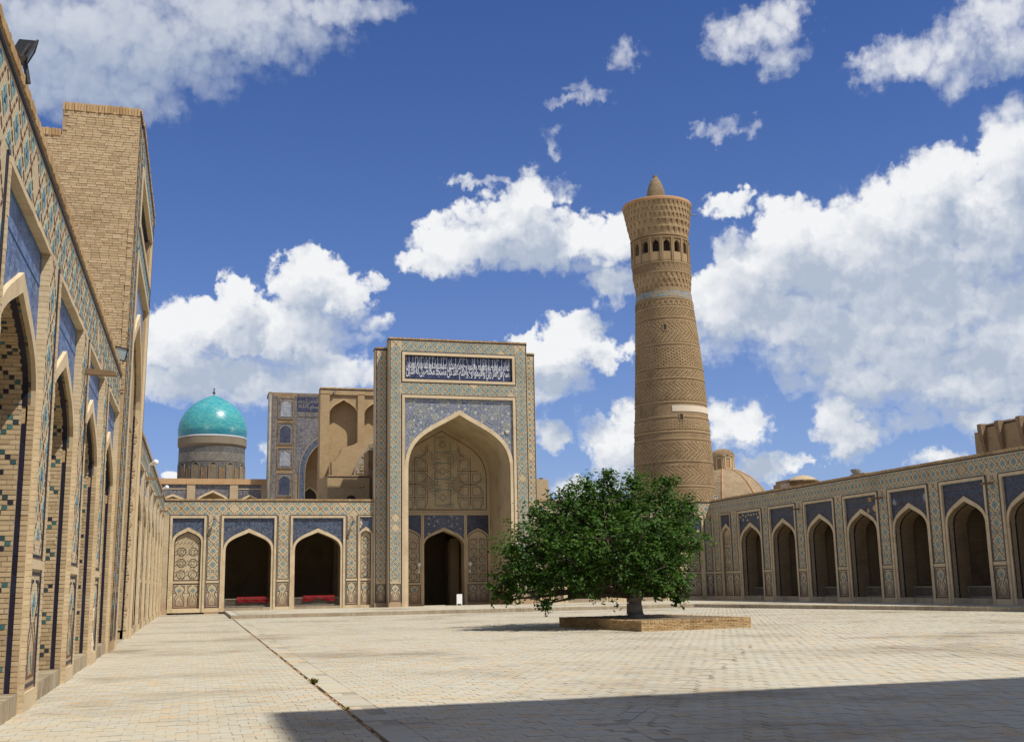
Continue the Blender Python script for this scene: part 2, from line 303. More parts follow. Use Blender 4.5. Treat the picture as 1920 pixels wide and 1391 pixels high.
def dome_mat():
    m, n, b = new_mat('dome_tile', .30, .45)
    ge = n.n.new('ShaderNodeNewGeometry'); pos = ge.outputs['Position']
    p = n.sep(n.vec('SUBTRACT', pos, (1.3, 142, 0)))
    ang = n.math('MULTIPLY', n.math('ARCTAN2', p[0], p[1]), 4.1)
    br = n.n.new('ShaderNodeTexBrick'); n.put(br.inputs['Vector'], n.comb(ang, p[2], 0.))
    br.inputs['Scale'].default_value = 1; br.inputs['Brick Width'].default_value = .36; br.inputs['Row Height'].default_value = .12; br.inputs['Mortar Size'].default_value = .008
    br.inputs['Color1'].default_value = (.06, .38, .39, 1); br.inputs['Color2'].default_value = (.015, .20, .28, 1); br.inputs['Mortar'].default_value = (.05, .22, .24, 1)
    st = n.noise(n.vec('MULTIPLY', pos, (1, 1, 3.)), .9, 5, .7)['Fac']
    col = n.mix(n.math('MULTIPLY', n.ramp(st, .42, .7), .7), br.outputs['Color'], (.12, .36, .28, 1))
    band = n.ramp(n.math('ADD', p[2], n.math('MULTIPLY', n.noise(pos, .8, 4)['Fac'], .9)), 21.0, 21.6, .6, 0.)
    col = n.mix(band, col, (.015, .17, .27, 1))
    n.put(b.inputs['Base Color'], col); bump(n, b, n.math('ADD', br.outputs['Fac'], n.noise(pos, 3., 4)['Fac']), .03, .5)
dome_mat()

def leaf_mat():
    m, n, b = new_mat('leaf', .6, .14)
    tv = tint_val(n)
    col = n.mix(tv, (.020, .055, .009, 1), (.066, .130, .020, 1))
    n.put(b.inputs['Base Color'], col)
    tr = n.n.new('ShaderNodeBsdfTranslucent'); n.put(tr.inputs[0], n.mix(1., col, (1.6, 1.7, .8, 1), 'MULTIPLY'))
    mx = n.n.new('ShaderNodeMixShader'); mx.inputs[0].default_value = .26
    n.l.new(b.outputs[0], mx.inputs[1]); n.l.new(tr.outputs[0], mx.inputs[2]); n.l.new(mx.outputs[0], n.n['Material Output'].inputs[0])
leaf_mat()
def ground_mat():
    m, n, b = new_mat('dusty_ground', .95, .1)
    ge = n.n.new('ShaderNodeNewGeometry'); pos = ge.outputs['Position']
    n.put(b.inputs['Base Color'], n.mix(n.noise(pos, .08, 6)['Fac'], (.34, .28, .2, 1), (.44, .38, .29, 1)))
ground_mat()


# ---------------------------------------------------------------- mesh helpers
class F:
    """a facade's own axes: u along it, z up it, d out of it"""
    def __init__(s, O, U, N, Z=(0, 0, 1)):
        s.O = Vector(O); s.U = Vector(U); s.N = Vector(N); s.Z = Vector(Z)
    def __call__(s, u, z, d=0.): return s.O + s.U * u + s.Z * z + s.N * d
    def mat(s, u, z, d, sx=1., sy=1., sz=1.):
        p = s(u, z, d); U = s.U * sx; Z = s.Z * sy; N = s.N * sz
        return Matrix(((U.x, Z.x, N.x, p.x), (U.y, Z.y, N.y, p.y), (U.z, Z.z, N.z, p.z), (0, 0, 0, 1)))
LOC = {}
class MB:
    def __init__(s): s.v = []; s.f = []; s.m = []; s.t = []
    def face(s, pts, m=0, t=0.):
        i = len(s.v); s.v.extend(pts); s.f.append(tuple(range(i, i + len(pts)))); s.m.append(m); s.t.append(t)
    def quad(s, Fr, a, b, c, d, m=0, t=0.): s.face([Fr(*a), Fr(*b), Fr(*c), Fr(*d)], m, t)
    def mesh(s, vs, fs, m=0, t=0.):
        i = len(s.v); s.v.extend(vs)
        for f in fs: s.f.append(tuple(k + i for k in f)); s.m.append(m); s.t.append(t)
    def box(s, Fr, u0, u1, z0, z1, d0, d1, m=0, t=0., back=True):
        p = [Fr(u, z, d) for d in (d0, d1) for (u, z) in ((u0, z0), (u1, z0), (u1, z1), (u0, z1))]
        fs = [(4, 5, 6, 7), (0, 1, 5, 4), (1, 2, 6, 5), (2, 3, 7, 6), (3, 0, 4, 7)]
        if back: fs.append((3, 2, 1, 0))
        s.mesh(p, fs, m, t)
    def prism(s, Fr, poly, d0, d1, m=0, t=0.):
        k = len(poly); vs = [Fr(u, z, d1) for u, z in poly] + [Fr(u, z, d0) for u, z in poly]
        fs = [tuple(range(k)), tuple(range(2 * k - 1, k - 1, -1))]
        for i in range(k):
            j = (i + 1) % k; fs.append((i, i + k, j + k, j))
        s.mesh(vs, fs, m, t)
    def band(s, Fr, A, B, d0, d1, m=0, t=None):
        """raised strip between two curves of equal length (front at d1, sides back to d0)"""
        for i in range(len(A) - 1):
            a0, a1, b0, b1 = A[i], A[i + 1], B[i], B[i + 1]
            tt = R.random() if t is None else t
            s.mesh([Fr(*a0, d1), Fr(*a1, d1), Fr(*b1, d1), Fr(*b0, d1), Fr(*a0, d0), Fr(*a1, d0), Fr(*b1, d0), Fr(*b0, d0)],
                   [(3, 2, 1, 0), (0, 1, 5, 4), (2, 3, 7, 6)], m, tt)
        for (a, b) in ((A[0], B[0]), (A[-1], B[-1])): s.face([Fr(*a, d1), Fr(*b, d1), Fr(*b, d0), Fr(*a, d0)], m, 0.)
    def line(s, Fr, a, b, w, d, m=0, d0=None):
        if d0 is None: d0 = d - .016
        a = Vector(a); b = Vector(b); e = b - a
        if e.length < 1e-4: return
        nrm = Vector((-e.y, e.x)).normalized() * w / 2
        q = [a - nrm, b - nrm, b + nrm, a + nrm]; t = R.random()
        s.mesh([Fr(p.x, p.y, d) for p in q] + [Fr(p.x, p.y, d0) for p in q], [(0, 1, 2, 3), (0, 4, 5, 1), (1, 5, 6, 2), (2, 6, 7, 3), (3, 7, 4, 0)], m, t)
    def poly(s, Fr, pts, w, d, m=0, close=False):
        for i in range(len(pts) - (0 if close else 1)): s.line(Fr, pts[i], pts[(i + 1) % len(pts)], w, d, m)
    def lathe(s, c, prof, k=48, m=0, a0=0., a1=2 * math.pi, t=0.):
        c = Vector(c); full = abs(a1 - a0 - 2 * math.pi) < 1e-6; nn = k if full else k + 1; vs = []
        for r, z in prof:
            for i in range(nn):
                a = a0 + (a1 - a0) * i / k; vs.append(c + Vector((r * math.sin(a), -r * math.cos(a), z)))
        fs = []
        for j in range(len(prof) - 1):
            for i in range(k):
                i2 = (i + 1) % nn if full else i + 1
                fs.append((j * nn + i, j * nn + i2, (j + 1) * nn + i2, (j + 1) * nn + i))
        s.mesh(vs, fs, m, t)
    def tube(s, a, b, r0, r1, k=8, m=0, t=0., cap=True):
        a = Vector(a); b = Vector(b); e = (b - a).normalized(); x = e.orthogonal().normalized(); y = e.cross(x); vs = []
        for p, r in ((a, r0), (b, r1)):
            for i in range(k):
                q = 2 * math.pi * i / k; vs.append(p + (x * math.cos(q) + y * math.sin(q)) * r)
        fs = [(i, (i + 1) % k, k + (i + 1) % k, k + i) for i in range(k)]
        if cap: fs += [tuple(range(k - 1, -1, -1)), tuple(range(k, 2 * k))]
        s.mesh(vs, fs, m, t)
    def ball(s, c, r, k=14, m=0, sz=1.):
        c = Vector(c); j = k // 2
        s.lathe(c, [(max(1e-4, r * math.sin(math.pi * i / j)), -r * sz * math.cos(math.pi * i / j)) for i in range(j + 1)], k, m)
    def build(s, name, mats, parent=None, kind=None, label=None, smooth=False, cat=None, group=None, loc=None):
        if isinstance(mats, str): mats = [mats]
        me = bpy.data.meshes.new(name)
        o = bpy.data.objects.new(name, me); COL.objects.link(o)
        off = Vector((0, 0, 0))
        if parent is not None: o.parent = parent; off = LOC.get(parent.name, off)
        elif loc is not None: off = Vector(loc); o.location = off
        LOC[o.name] = off
        me.from_pydata([v - off for v in s.v], [], s.f)
        for x in mats: me.materials.append(MATS[x])
        me.polygons.foreach_set('material_index', s.m)
        if any(s.t):
            at = me.attributes.new('tint', 'FLOAT', 'FACE'); at.data.foreach_set('value', s.t)
        if smooth: me.polygons.foreach_set('use_smooth', [True] * len(s.f))
        me.update()
        if kind: o['kind'] = kind
        if label: o['label'] = label
        if cat: o['category'] = cat
        if group: o['group'] = group
        return o
def thing(name, loc, label, cat, group=None):
    o = bpy.data.objects.new(name, None); COL.objects.link(o); o.location = loc; o.empty_display_size = .3
    o['label'] = label; o['category'] = cat
    if group: o['group'] = group
    LOC[o.name] = Vector(loc); return o
def place(me, name, parent, mw):
    """one more piece sharing the mesh me, at the world matrix mw under its parent (parents are never turned)"""
    o = bpy.data.objects.new(name, me); COL.objects.link(o); o.parent = parent
    m2 = mw.copy(); m2.translation = mw.translation - LOC[parent.name]; o.matrix_local = m2
    return o
def piece_mesh(name, mb, mats):
    me = bpy.data.meshes.new(name); me.from_pydata([tuple(v) for v in mb.v], [], mb.f)
    for x in mats: me.materials.append(MATS[x])
    me.polygons.foreach_set('material_index', mb.m); me.update(); return me
WORLD = F((0, 0, 0), (1, 0, 0), (0, -1, 0))
FLAT = F((0, 0, 0), (1, 0, 0), (0, 0, 1), (0, 1, 0))          # u = x, z = y, d = height

def arch(uc, hw, zs, za, k=9):
    """pointed four-centred arch from the left spring to the right spring"""
    r = za - zs; pts = []
    P = [(hw, zs), (hw, zs + .60 * r), (hw * .52, za - .30 * r), (0, za)]
    for i in range(k + 1):
        t = i / k; b = ((1 - t) ** 3, 3 * t * (1 - t) ** 2, 3 * t * t * (1 - t), t ** 3)
        pts.append((sum(b[j] * P[j][0] for j in range(4)), sum(b[j] * P[j][1] for j in range(4))))
    return [(uc - u, z) for u, z in pts] + [(uc + u, z) for u, z in reversed(pts[:-1])]
def open_wall(mb, Fr, u0, u1, z0, z1, cv, d, m=0):
    zs = cv[0][1]; ul = cv[0][0]; ur = cv[-1][0]
    if z0 < zs:
        if ul - u0 > 1e-4: mb.quad(Fr, (u0, z0, d), (ul, z0, d), (ul, zs, d), (u0, zs, d), m)
        if u1 - ur > 1e-4: mb.quad(Fr, (ur, z0, d), (u1, z0, d), (u1, zs, d), (ur, zs, d), m)
    if ul - u0 > 1e-4: mb.quad(Fr, (u0, zs, d), (ul, zs, d), (ul, z1, d), (u0, z1, d), m)
    if u1 - ur > 1e-4: mb.quad(Fr, (ur, zs, d), (u1, zs, d), (u1, z1, d), (ur, z1, d), m)
    for a, b in zip(cv[:-1], cv[1:]):
        mb.quad(Fr, (a[0], a[1], d), (b[0], b[1], d), (b[0], z1, d), (a[0], z1, d), m)
def reveal(mb, Fr, cv, z0, d0, d1, m=0):
    p = [(cv[0][0], z0)] + cv + [(cv[-1][0], z0)]
    for a, b in zip(p[:-1], p[1:]):
        mb.quad(Fr, (a[0], a[1], d0), (a[0], a[1], d1), (b[0], b[1], d1), (b[0], b[1], d0), m)

# ---- tile ornament
def star_mesh(half=0):
    mb = MB(); I = F((0, 0, 0), (1, 0, 0), (0, 0, 1), (0, 1, 0))
    def dia(x, y, r, d, m):
        pts = [(x - r, y), (x, y - r), (x + r, y), (x, y + r)]
        if half > 0:
            pts = [(x - r, 0), (x + r, 0), (x, y + r)] if abs(y) < 1e-6 else pts
        if half < 0:
            pts = [(x + r, 0), (x - r, 0), (x, y - r)] if abs(y) < 1e-6 else pts
        k = len(pts); mb.mesh([I(a, b, d) for a, b in pts] + [I(a, b, 0) for a, b in pts], [tuple(range(k))] + [(i, i + k, (i + 1) % k + k, (i + 1) % k) for i in range(k)], m)
    for x, y in ((0, .19), (0, -.19), (.19, 0), (-.19, 0)):
        if half * y < 0: continue
        dia(x, y, .125, .007, 0)
    for x, y in ((.13, .13), (-.13, .13), (.13, -.13), (-.13, -.13)):
        if half * y < 0: continue
        dia(x, y, .06, .006, 2)
    dia(0, 0, .085, .010, 1)
    return piece_mesh('star_tile', mb, ['tile_turq', 'tile_blue', 'teal_line'])
STAR = star_mesh(0); STAR_UP = star_mesh(1); STAR_DN = star_mesh(-1)
def clip(a, b, u0, u1, z0, z1):
    t0, t1 = 0., 1.; d = (b[0] - a[0], b[1] - a[1])
    for p, q in ((-d[0], a[0] - u0), (d[0], u1 - a[0]), (-d[1], a[1] - z0), (d[1], z1 - a[1])):
        if abs(p) < 1e-9:
            if q < 0: return None
        else:
            r = q / p
            if p < 0: t0 = max(t0, r)
            else: t1 = min(t1, r)
    if t0 >= t1: return None
    return (a[0] + d[0] * t0, a[1] + d[1] * t0), (a[0] + d[0] * t1, a[1] + d[1] * t1)
def lattice(root, Fr, u0, u1, z0, z1, uc, zc, cw, ch, d=0., style=0, part='lattice_panel'):
    """diamond lattice of thin inlaid strips; the star tiles in the diamonds are pieces of their own"""
    mb = MB()
    kmin = math.floor((u0 - uc) / cw + (z0 - zc) / ch) - 1; kmax = math.ceil((u1 - uc) / cw + (z1 - zc) / ch) + 1
    for sgn in (1, -1):
        A = [(u - uc) / cw + sgn * (z - zc) / ch for u in (u0, u1) for z in (z0, z1)]
        for k in range(math.floor(min(A)) - 1, math.ceil(max(A)) + 1):
            h = k + .5
            def pt(u): return (u, zc + sgn * ch * (h - (u - uc) / cw))
            s = clip(pt(u0 - 9), pt(u1 + 9), u0, u1, z0, z1)
            if not s: continue
            a, b = Vector(s[0]), Vector(s[1]); L = (b - a).length
            if L < .08: continue
            w = .05 if style == 0 else .046
            kk = max(1, int(L / .17))
            for i in range(kk):
                e0, e1 = (.06, .80) if sgn == 1 else (.16, .72)
                mb.line(Fr, a + (b - a) * (i + e0) / kk, a + (b - a) * (i + e1) / kk, w, d + .006, 0, d)
    o = mb.build(part, ['terracotta', 'terracotta'], root, kind='stuff')
    s = min(cw, ch) * (.84 if style == 0 else 1.15)
    i0 = math.floor((u0 - uc) / cw) - 1; i1 = math.ceil((u1 - uc) / cw) + 1; j0 = math.floor((z0 - zc) / ch) - 1; j1 = math.ceil((z1 - zc) / ch) + 1
    for i in range(i0, i1 + 1):
        for j in range(j0, j1 + 1):
            for h in (0., .5):
                u = uc + (i + h) * cw; z = zc + (j + h) * ch; r = .3 * s
                if (u - r < u0 or u + r > u1) and z - r >= z0 and z + r <= z1:      # half figures in the triangles along the sides
                    lo = u0 - .1 < u < u0 + r; hi = u1 - r < u < u1 + .1
                    if lo or hi:
                        q = 1 if lo else -1; p = Fr(u0 + .03 if lo else u1 - .03, z, d); X = Fr.Z * (-q * s * .8); Y = Fr.U * (q * s * .9); N_ = Fr.N
                        place(STAR_UP, 'star_tile', o, Matrix(((X.x, Y.x, N_.x, p.x), (X.y, Y.y, N_.y, p.y), (X.z, Y.z, N_.z, p.z), (0, 0, 0, 1))))
                    continue
                if u - r < u0 or u + r > u1: continue
                if z - r >= z0 and z + r <= z1: me = STAR
                elif z0 - .12 < z < z0 + r and z + r <= z1: me = STAR_UP; z = max(z, z0 + .005)
                elif z1 - r < z < z1 + .12 and z - r >= z0: me = STAR_DN; z = min(z, z1 - .005)
                else: continue
                if R.random() < .035: continue                        # a few have fallen out
                place(me, 'star_tile', o, Fr.mat(u, z, d, s * R.uniform(.93, 1.04), s * R.uniform(.93, 1.04), 1.))
    return o
def ring(mb, Fr, u0, u1, z0, z1, w, d, m=0, d0=0.):
    """rectangular border strip drawn just inside the rectangle"""
    mb.box(Fr, u0, u1, z0, z0 + w, d0, d, m, R.random(), False); mb.box(Fr, u0, u1, z1 - w, z1, d0, d, m, R.random(), False)
    mb.box(Fr, u0, u0 + w, z0 + w, z1 - w, d0, d, m, R.random(), False); mb.box(Fr, u1 - w, u1, z0 + w, z1 - w, d0, d, m, R.random(), False)
def plinth_panel(root, Fr, u0, u1, z0, z1, d=0.):
    """the low ornamental panels: a dark border and a vase-like figure in thin strips with a star tile"""
    mb = MB(); ring(mb, Fr, u0, u1, z0, z1, .045, d + .008, 0, d)
    k = max(1, round((u1 - u0) / 1.05)); w = (u1 - u0) / k; h = z1 - z0; T = []
    for i in range(k):
        c = u0 + w * (i + .5)
        def P(*q): return [(c + a * w, z0 + b * h) for a, b in q]
        for s in (-1, 1):
            mb.poly(Fr, P((s * .36, .10), (s * .36, .40), (s * .22, .52), (s * .22, .60), (s * .38, .72), (s * .38, .80), (s * .24, .92), (s * .10, .92)), .042, d + .007, 0)
            mb.poly(Fr, P((s * .25, .10), (s * .25, .34), (s * .08, .46), (s * .08, .56)), .036, d + .007, 1)
            mb.line(Fr, P((s * .44, .62))[0], P((s * .30, .62))[0], .04, d + .007, 0, d); mb.line(Fr, P((s * .44, .86))[0], P((s * .33, .93))[0], .035, d + .007, 0, d)
            mb.poly(Fr, P((s * .16, .12), (s * .06, .22), (0, .30)), .03, d + .007, 2)
        mb.line(Fr, P((-.40, .085))[0], P((.40, .085))[0], .035, d + .007, 1, d)
        T.append((c, z0 + h * .72, min(w, 1.) * .62))
    o = mb.build('plinth_panel', ['tile_dark', 'terracotta', 'teal_line'], root, kind='stuff')
    for u, z, s in T: place(STAR, 'star_tile', o, Fr.mat(u, z, d, s, s, 1.))
    return o
def blind_fill(root, Fr, cv, z0, d):
    """strapwork in a blind arch: rows of octagons joined by slanting strips"""
    mb = MB(); u0 = cv[0][0]; u1 = cv[-1][0]; w = u1 - u0; cols = 2 if w > 1.4 else 1; p = w / (cols + (.3 if cols == 2 else .5)); za = cv[len(cv) // 2][1]; zs = cv[0][1]
    def top(u):
        for a, b in zip(cv[:-1], cv[1:]):
            if a[0] <= u <= b[0] and b[0] > a[0]: return a[1] + (b[1] - a[1]) * (u - a[0]) / (b[0] - a[0])
        return zs
    rows = int((zs - z0 + .3) / p)
    for r in range(rows):
        z = z0 + p * (r + .55)
        for c in range(cols):
            u = (u0 + u1) / 2 + (c - (cols - 1) / 2) * p; q = p * .38
            pts = [(u + q * math.cos(math.pi / 8 + k * math.pi / 4), z + q * math.sin(math.pi / 8 + k * math.pi / 4)) for k in range(8)]
            mb.poly(Fr, pts, .036, d + .012, 0, True)
            pts = [(u + q * .45 * math.cos(k * math.pi / 4), z + q * .5 * math.sin(k * math.pi / 4)) for k in range(8)]
            mb.poly(Fr, pts, .02, d + .012, 2, True)
    s = .24
    for k in range(-40, 60):
        a = (u0 + .05, z0 + k * s); L = w - .1
        q = clip(a, (a[0] + L, a[1] + L), u0 + .05, u1 - .05, z0 + .05, zs + .1)
        if q:
            A, B = Vector(q[0]), Vector(q[1]); m = int((B - A).length / .3)
            for i in range(m):
                if (i + k) % 3: mb.line(Fr, A + (B - A) * (i + .15) / m, A + (B - A) * (i + .8) / m, .036, d + .009, 1, d)
    e = .06
    A = [(u0, z0)] + cv + [(u1, z0)]; c = (u0 + u1) / 2
    B = [(a[0] + (e if a[0] < c - 1e-6 else -e if a[0] > c + 1e-6 else 0), a[1] - (e * 1.1 if abs(a[0] - c) < 1e-6 else e * .6 if a[1] > zs else 0)) for a in A]
    mb.band(Fr, A, B, d, d + .012, 0); mb.box(Fr, u0 + .06, u1 - .06, z0, z0 + .05, d, d + .012, 0, .2, False)
    return mb.build('strapwork', ['tile_dark', 'terracotta', 'teal_line'], root, kind='stuff')

# ---- Arabic lettering (joined letter forms, written right to left)
AR = {}
for ch, b_, k_ in [('ا',0xFE8D,2),('أ',0xFE83,2),('ب',0xFE8F,4),('ة',0xFE93,2),('ت',0xFE95,4),('ج',0xFE9D,4),('ح',0xFEA1,4),('خ',0xFEA5,4),('د',0xFEA9,2),('ذ',0xFEAB,2),('ر',0xFEAD,2),('س',0xFEB1,4),('ص',0xFEB9,4),('ط',0xFEC1,4),('ع',0xFEC9,4),('ق',0xFED5,4),('ك',0xFED9,4),('ل',0xFEDD,4),('م',0xFEE1,4),('ن',0xFEE5,4),('ه',0xFEE9,4),('و',0xFEED,2),('ي',0xFEF1,4)]:
    AR[ch] = [b_ + i for i in range(k_)]
def shape(s):
    ws = []
    for w in s.split(' '):
        r = ''
        for i, c in enumerate(w):
            f = AR[c]; prev = i > 0 and len(AR[w[i - 1]]) == 4; nxt = i < len(w) - 1
            k = (1 if prev else 0) if len(f) == 2 else ((3 if nxt else 1) if prev else (2 if nxt else 0))
            r += chr(f[k])
        ws.append(r[::-1])
    return ' '.join(ws[::-1])
def lettering(root, Fr, text, u0, u1, z0, z1, d, bold=.012, name='lettering', matn='letter_white'):
    cu = bpy.data.curves.new('lettering', 'FONT'); cu.body = shape(text); cu.offset = bold; cu.space_word = .55
    to = bpy.data.objects.new('lettering_source', cu); COL.objects.link(to)
    me = bpy.data.meshes.new_from_object(to.evaluated_get(bpy.context.evaluated_depsgraph_get()))
    bpy.data.objects.remove(to)
    vs = [v.co.copy() for v in me.vertices]; fs = [tuple(p.vertices) for p in me.polygons]; bpy.data.meshes.remove(me)
    x0 = min(v.x for v in vs); x1 = max(v.x for v in vs); y0 = min(v.y for v in vs); y1 = max(v.y for v in vs)
    # each joined letter lies a hair above its neighbour so that no two faces share a plane
    par = list(range(len(vs)))
    def fd(i):
        while par[i] != i: par[i] = par[par[i]]; i = par[i]
        return i
    for f in fs:
        for k in f[1:]: par[fd(k)] = fd(f[0])
    ids = {}
    for i in range(len(vs)): ids.setdefault(fd(i), len(ids))
    mb = MB(); out = []
    for i, v in enumerate(vs):
        out.append(Fr(u0 + (v.x - x0) / (x1 - x0) * (u1 - u0), z0 + (v.y - y0) / (y1 - y0) * (z1 - z0), d + .010 + .004 * (ids[fd(i)] % 5)))
    mb.mesh(out, fs, 0)
    return mb.build(name, [matn], root)

def jamb_mat():
    m, n, b = new_mat('jamb_mosaic', .85, .2)
    v, pos = wcoord(n); s = n.sep(v)
    br = n.n.new('ShaderNodeTexBrick'); n.put(br.inputs['Vector'], v)
    br.inputs['Scale'].default_value = 1; br.inputs['Brick Width'].default_value = .22; br.inputs['Row Height'].default_value = .075; br.inputs['Mortar Size'].default_value = .008
    br.inputs['Color1'].default_value = (.48, .33, .17, 1); br.inputs['Color2'].default_value = (.40, .265, .135, 1); br.inputs['Mortar'].default_value = (.36, .28, .19, 1)
    cx = n.math('FLOOR', n.math('DIVIDE', s[0], .075)); cz = n.math('FLOOR', n.math('DIVIDE', s[1], .075))
    tri = n.math('PINGPONG', cz, 5.)
    md = n.math('FLOORED_MODULO', n.math('ADD', cx, tri), 8.)
    hit = n.math('LESS_THAN', md, .5)
    blk = n.math('FLOORED_MODULO', n.math('FLOOR', n.math('DIVIDE', cz, 10.)), 2.)
    col = n.mix(hit, br.outputs['Color'], n.mix(blk, (.03, .03, .05, 1), (.06, .22, .24, 1)))
    n.put(b.inputs['Base Color'], vary(n, col, pos, .3, .6)); bump(n, b, n.math('MULTIPLY', br.outputs['Fac'], -1.), .006)
jamb_mat()
def jamb_fine():
    m, n, b = new_mat('jamb_fine', .9, .15)
    v, pos = wcoord(n); s = n.sep(v)
    br = n.n.new('ShaderNodeTexBrick'); n.put(br.inputs['Vector'], v); br.inputs['Scale'].default_value = 1; br.inputs['Brick Width'].default_value = .2; br.inputs['Row Height'].default_value = .065; br.inputs['Mortar Size'].default_value = .007
    br.inputs['Color1'].default_value = (.40, .30, .18, 1); br.inputs['Color2'].default_value = (.35, .255, .15, 1); br.inputs['Mortar'].default_value = (.36, .28, .19, 1)
    a = n.math('LESS_THAN', n.math('FRACT', n.math('DIVIDE', n.math('ADD', s[0], s[1]), .36)), .13); c = n.math('LESS_THAN', n.math('FRACT', n.math('DIVIDE', n.math('SUBTRACT', s[0], s[1]), .36)), .13)
    chk = n.math('LESS_THAN', n.math('FRACT', n.math('DIVIDE', s[1], .13)), .62)
    col = n.mix(n.math('MULTIPLY', n.math('MAXIMUM', a, c), n.math('MULTIPLY', chk, .6)), br.outputs['Color'], (.15, .11, .09, 1))
    n.put(b.inputs['Base Color'], vary(n, col, pos, .3, .6))
jamb_fine()

BM = MB(); BM.box(FLAT, -.5, .5, -.5, .5, -.5, .5); BRICK = {k: piece_mesh('brick', BM, [k]) for k in ('brick_unit', 'brick_worn', 'paver_unit', 'brick_red')}
SQUARE = piece_mesh('mosaic_tile', BM, ['tile_mosaic'])
BUDGET = {}
def unit(mb, root, Fr, u0, u1, z0, z1, d0, d1, kind, key, cap=300, m=0, name='brick'):
    """one brick: an object of its own while the count allows, else a box of the joined remainder"""
    k = BUDGET.get((key, name), 0)
    if k < cap:
        BUDGET[(key, name)] = k + 1
        me = SQUARE if kind == 'square' else BRICK[kind]
        place(me, name, root, Fr.mat((u0 + u1) / 2, (z0 + z1) / 2, (d0 + d1) / 2, u1 - u0, z1 - z0, d1 - d0))
    else: mb.box(Fr, u0, u1, z0, z1, d0, d1, m, R.random(), False)

def coping(root, Fr, uA, uB, T, d0=-1.2, d1=.06, h=.13, name='coping', step=.11):
    """top course of bricks set on edge over a dark tile line"""
    mb = MB(); u = uA
    while u < uB - .02:
        w = min(step, uB - u); j = R.uniform(-.008, .012)
        mb.box(Fr, u, u + w - .012, T + .002, T + h + j, d0, d1 + R.uniform(-.012, .008), 0, R.random()); u += w
    mb.box(Fr, uA, uB, T - .075, T, -.02, .022, 1, .3)
    mb.box(Fr, uA, uB, T - .02, T + h - .03, d0 + .02, d1 - .03, 2, .3)
    return mb.build(name, ['brick_worn', 'tile_dark', 'mortar_dark'], root)

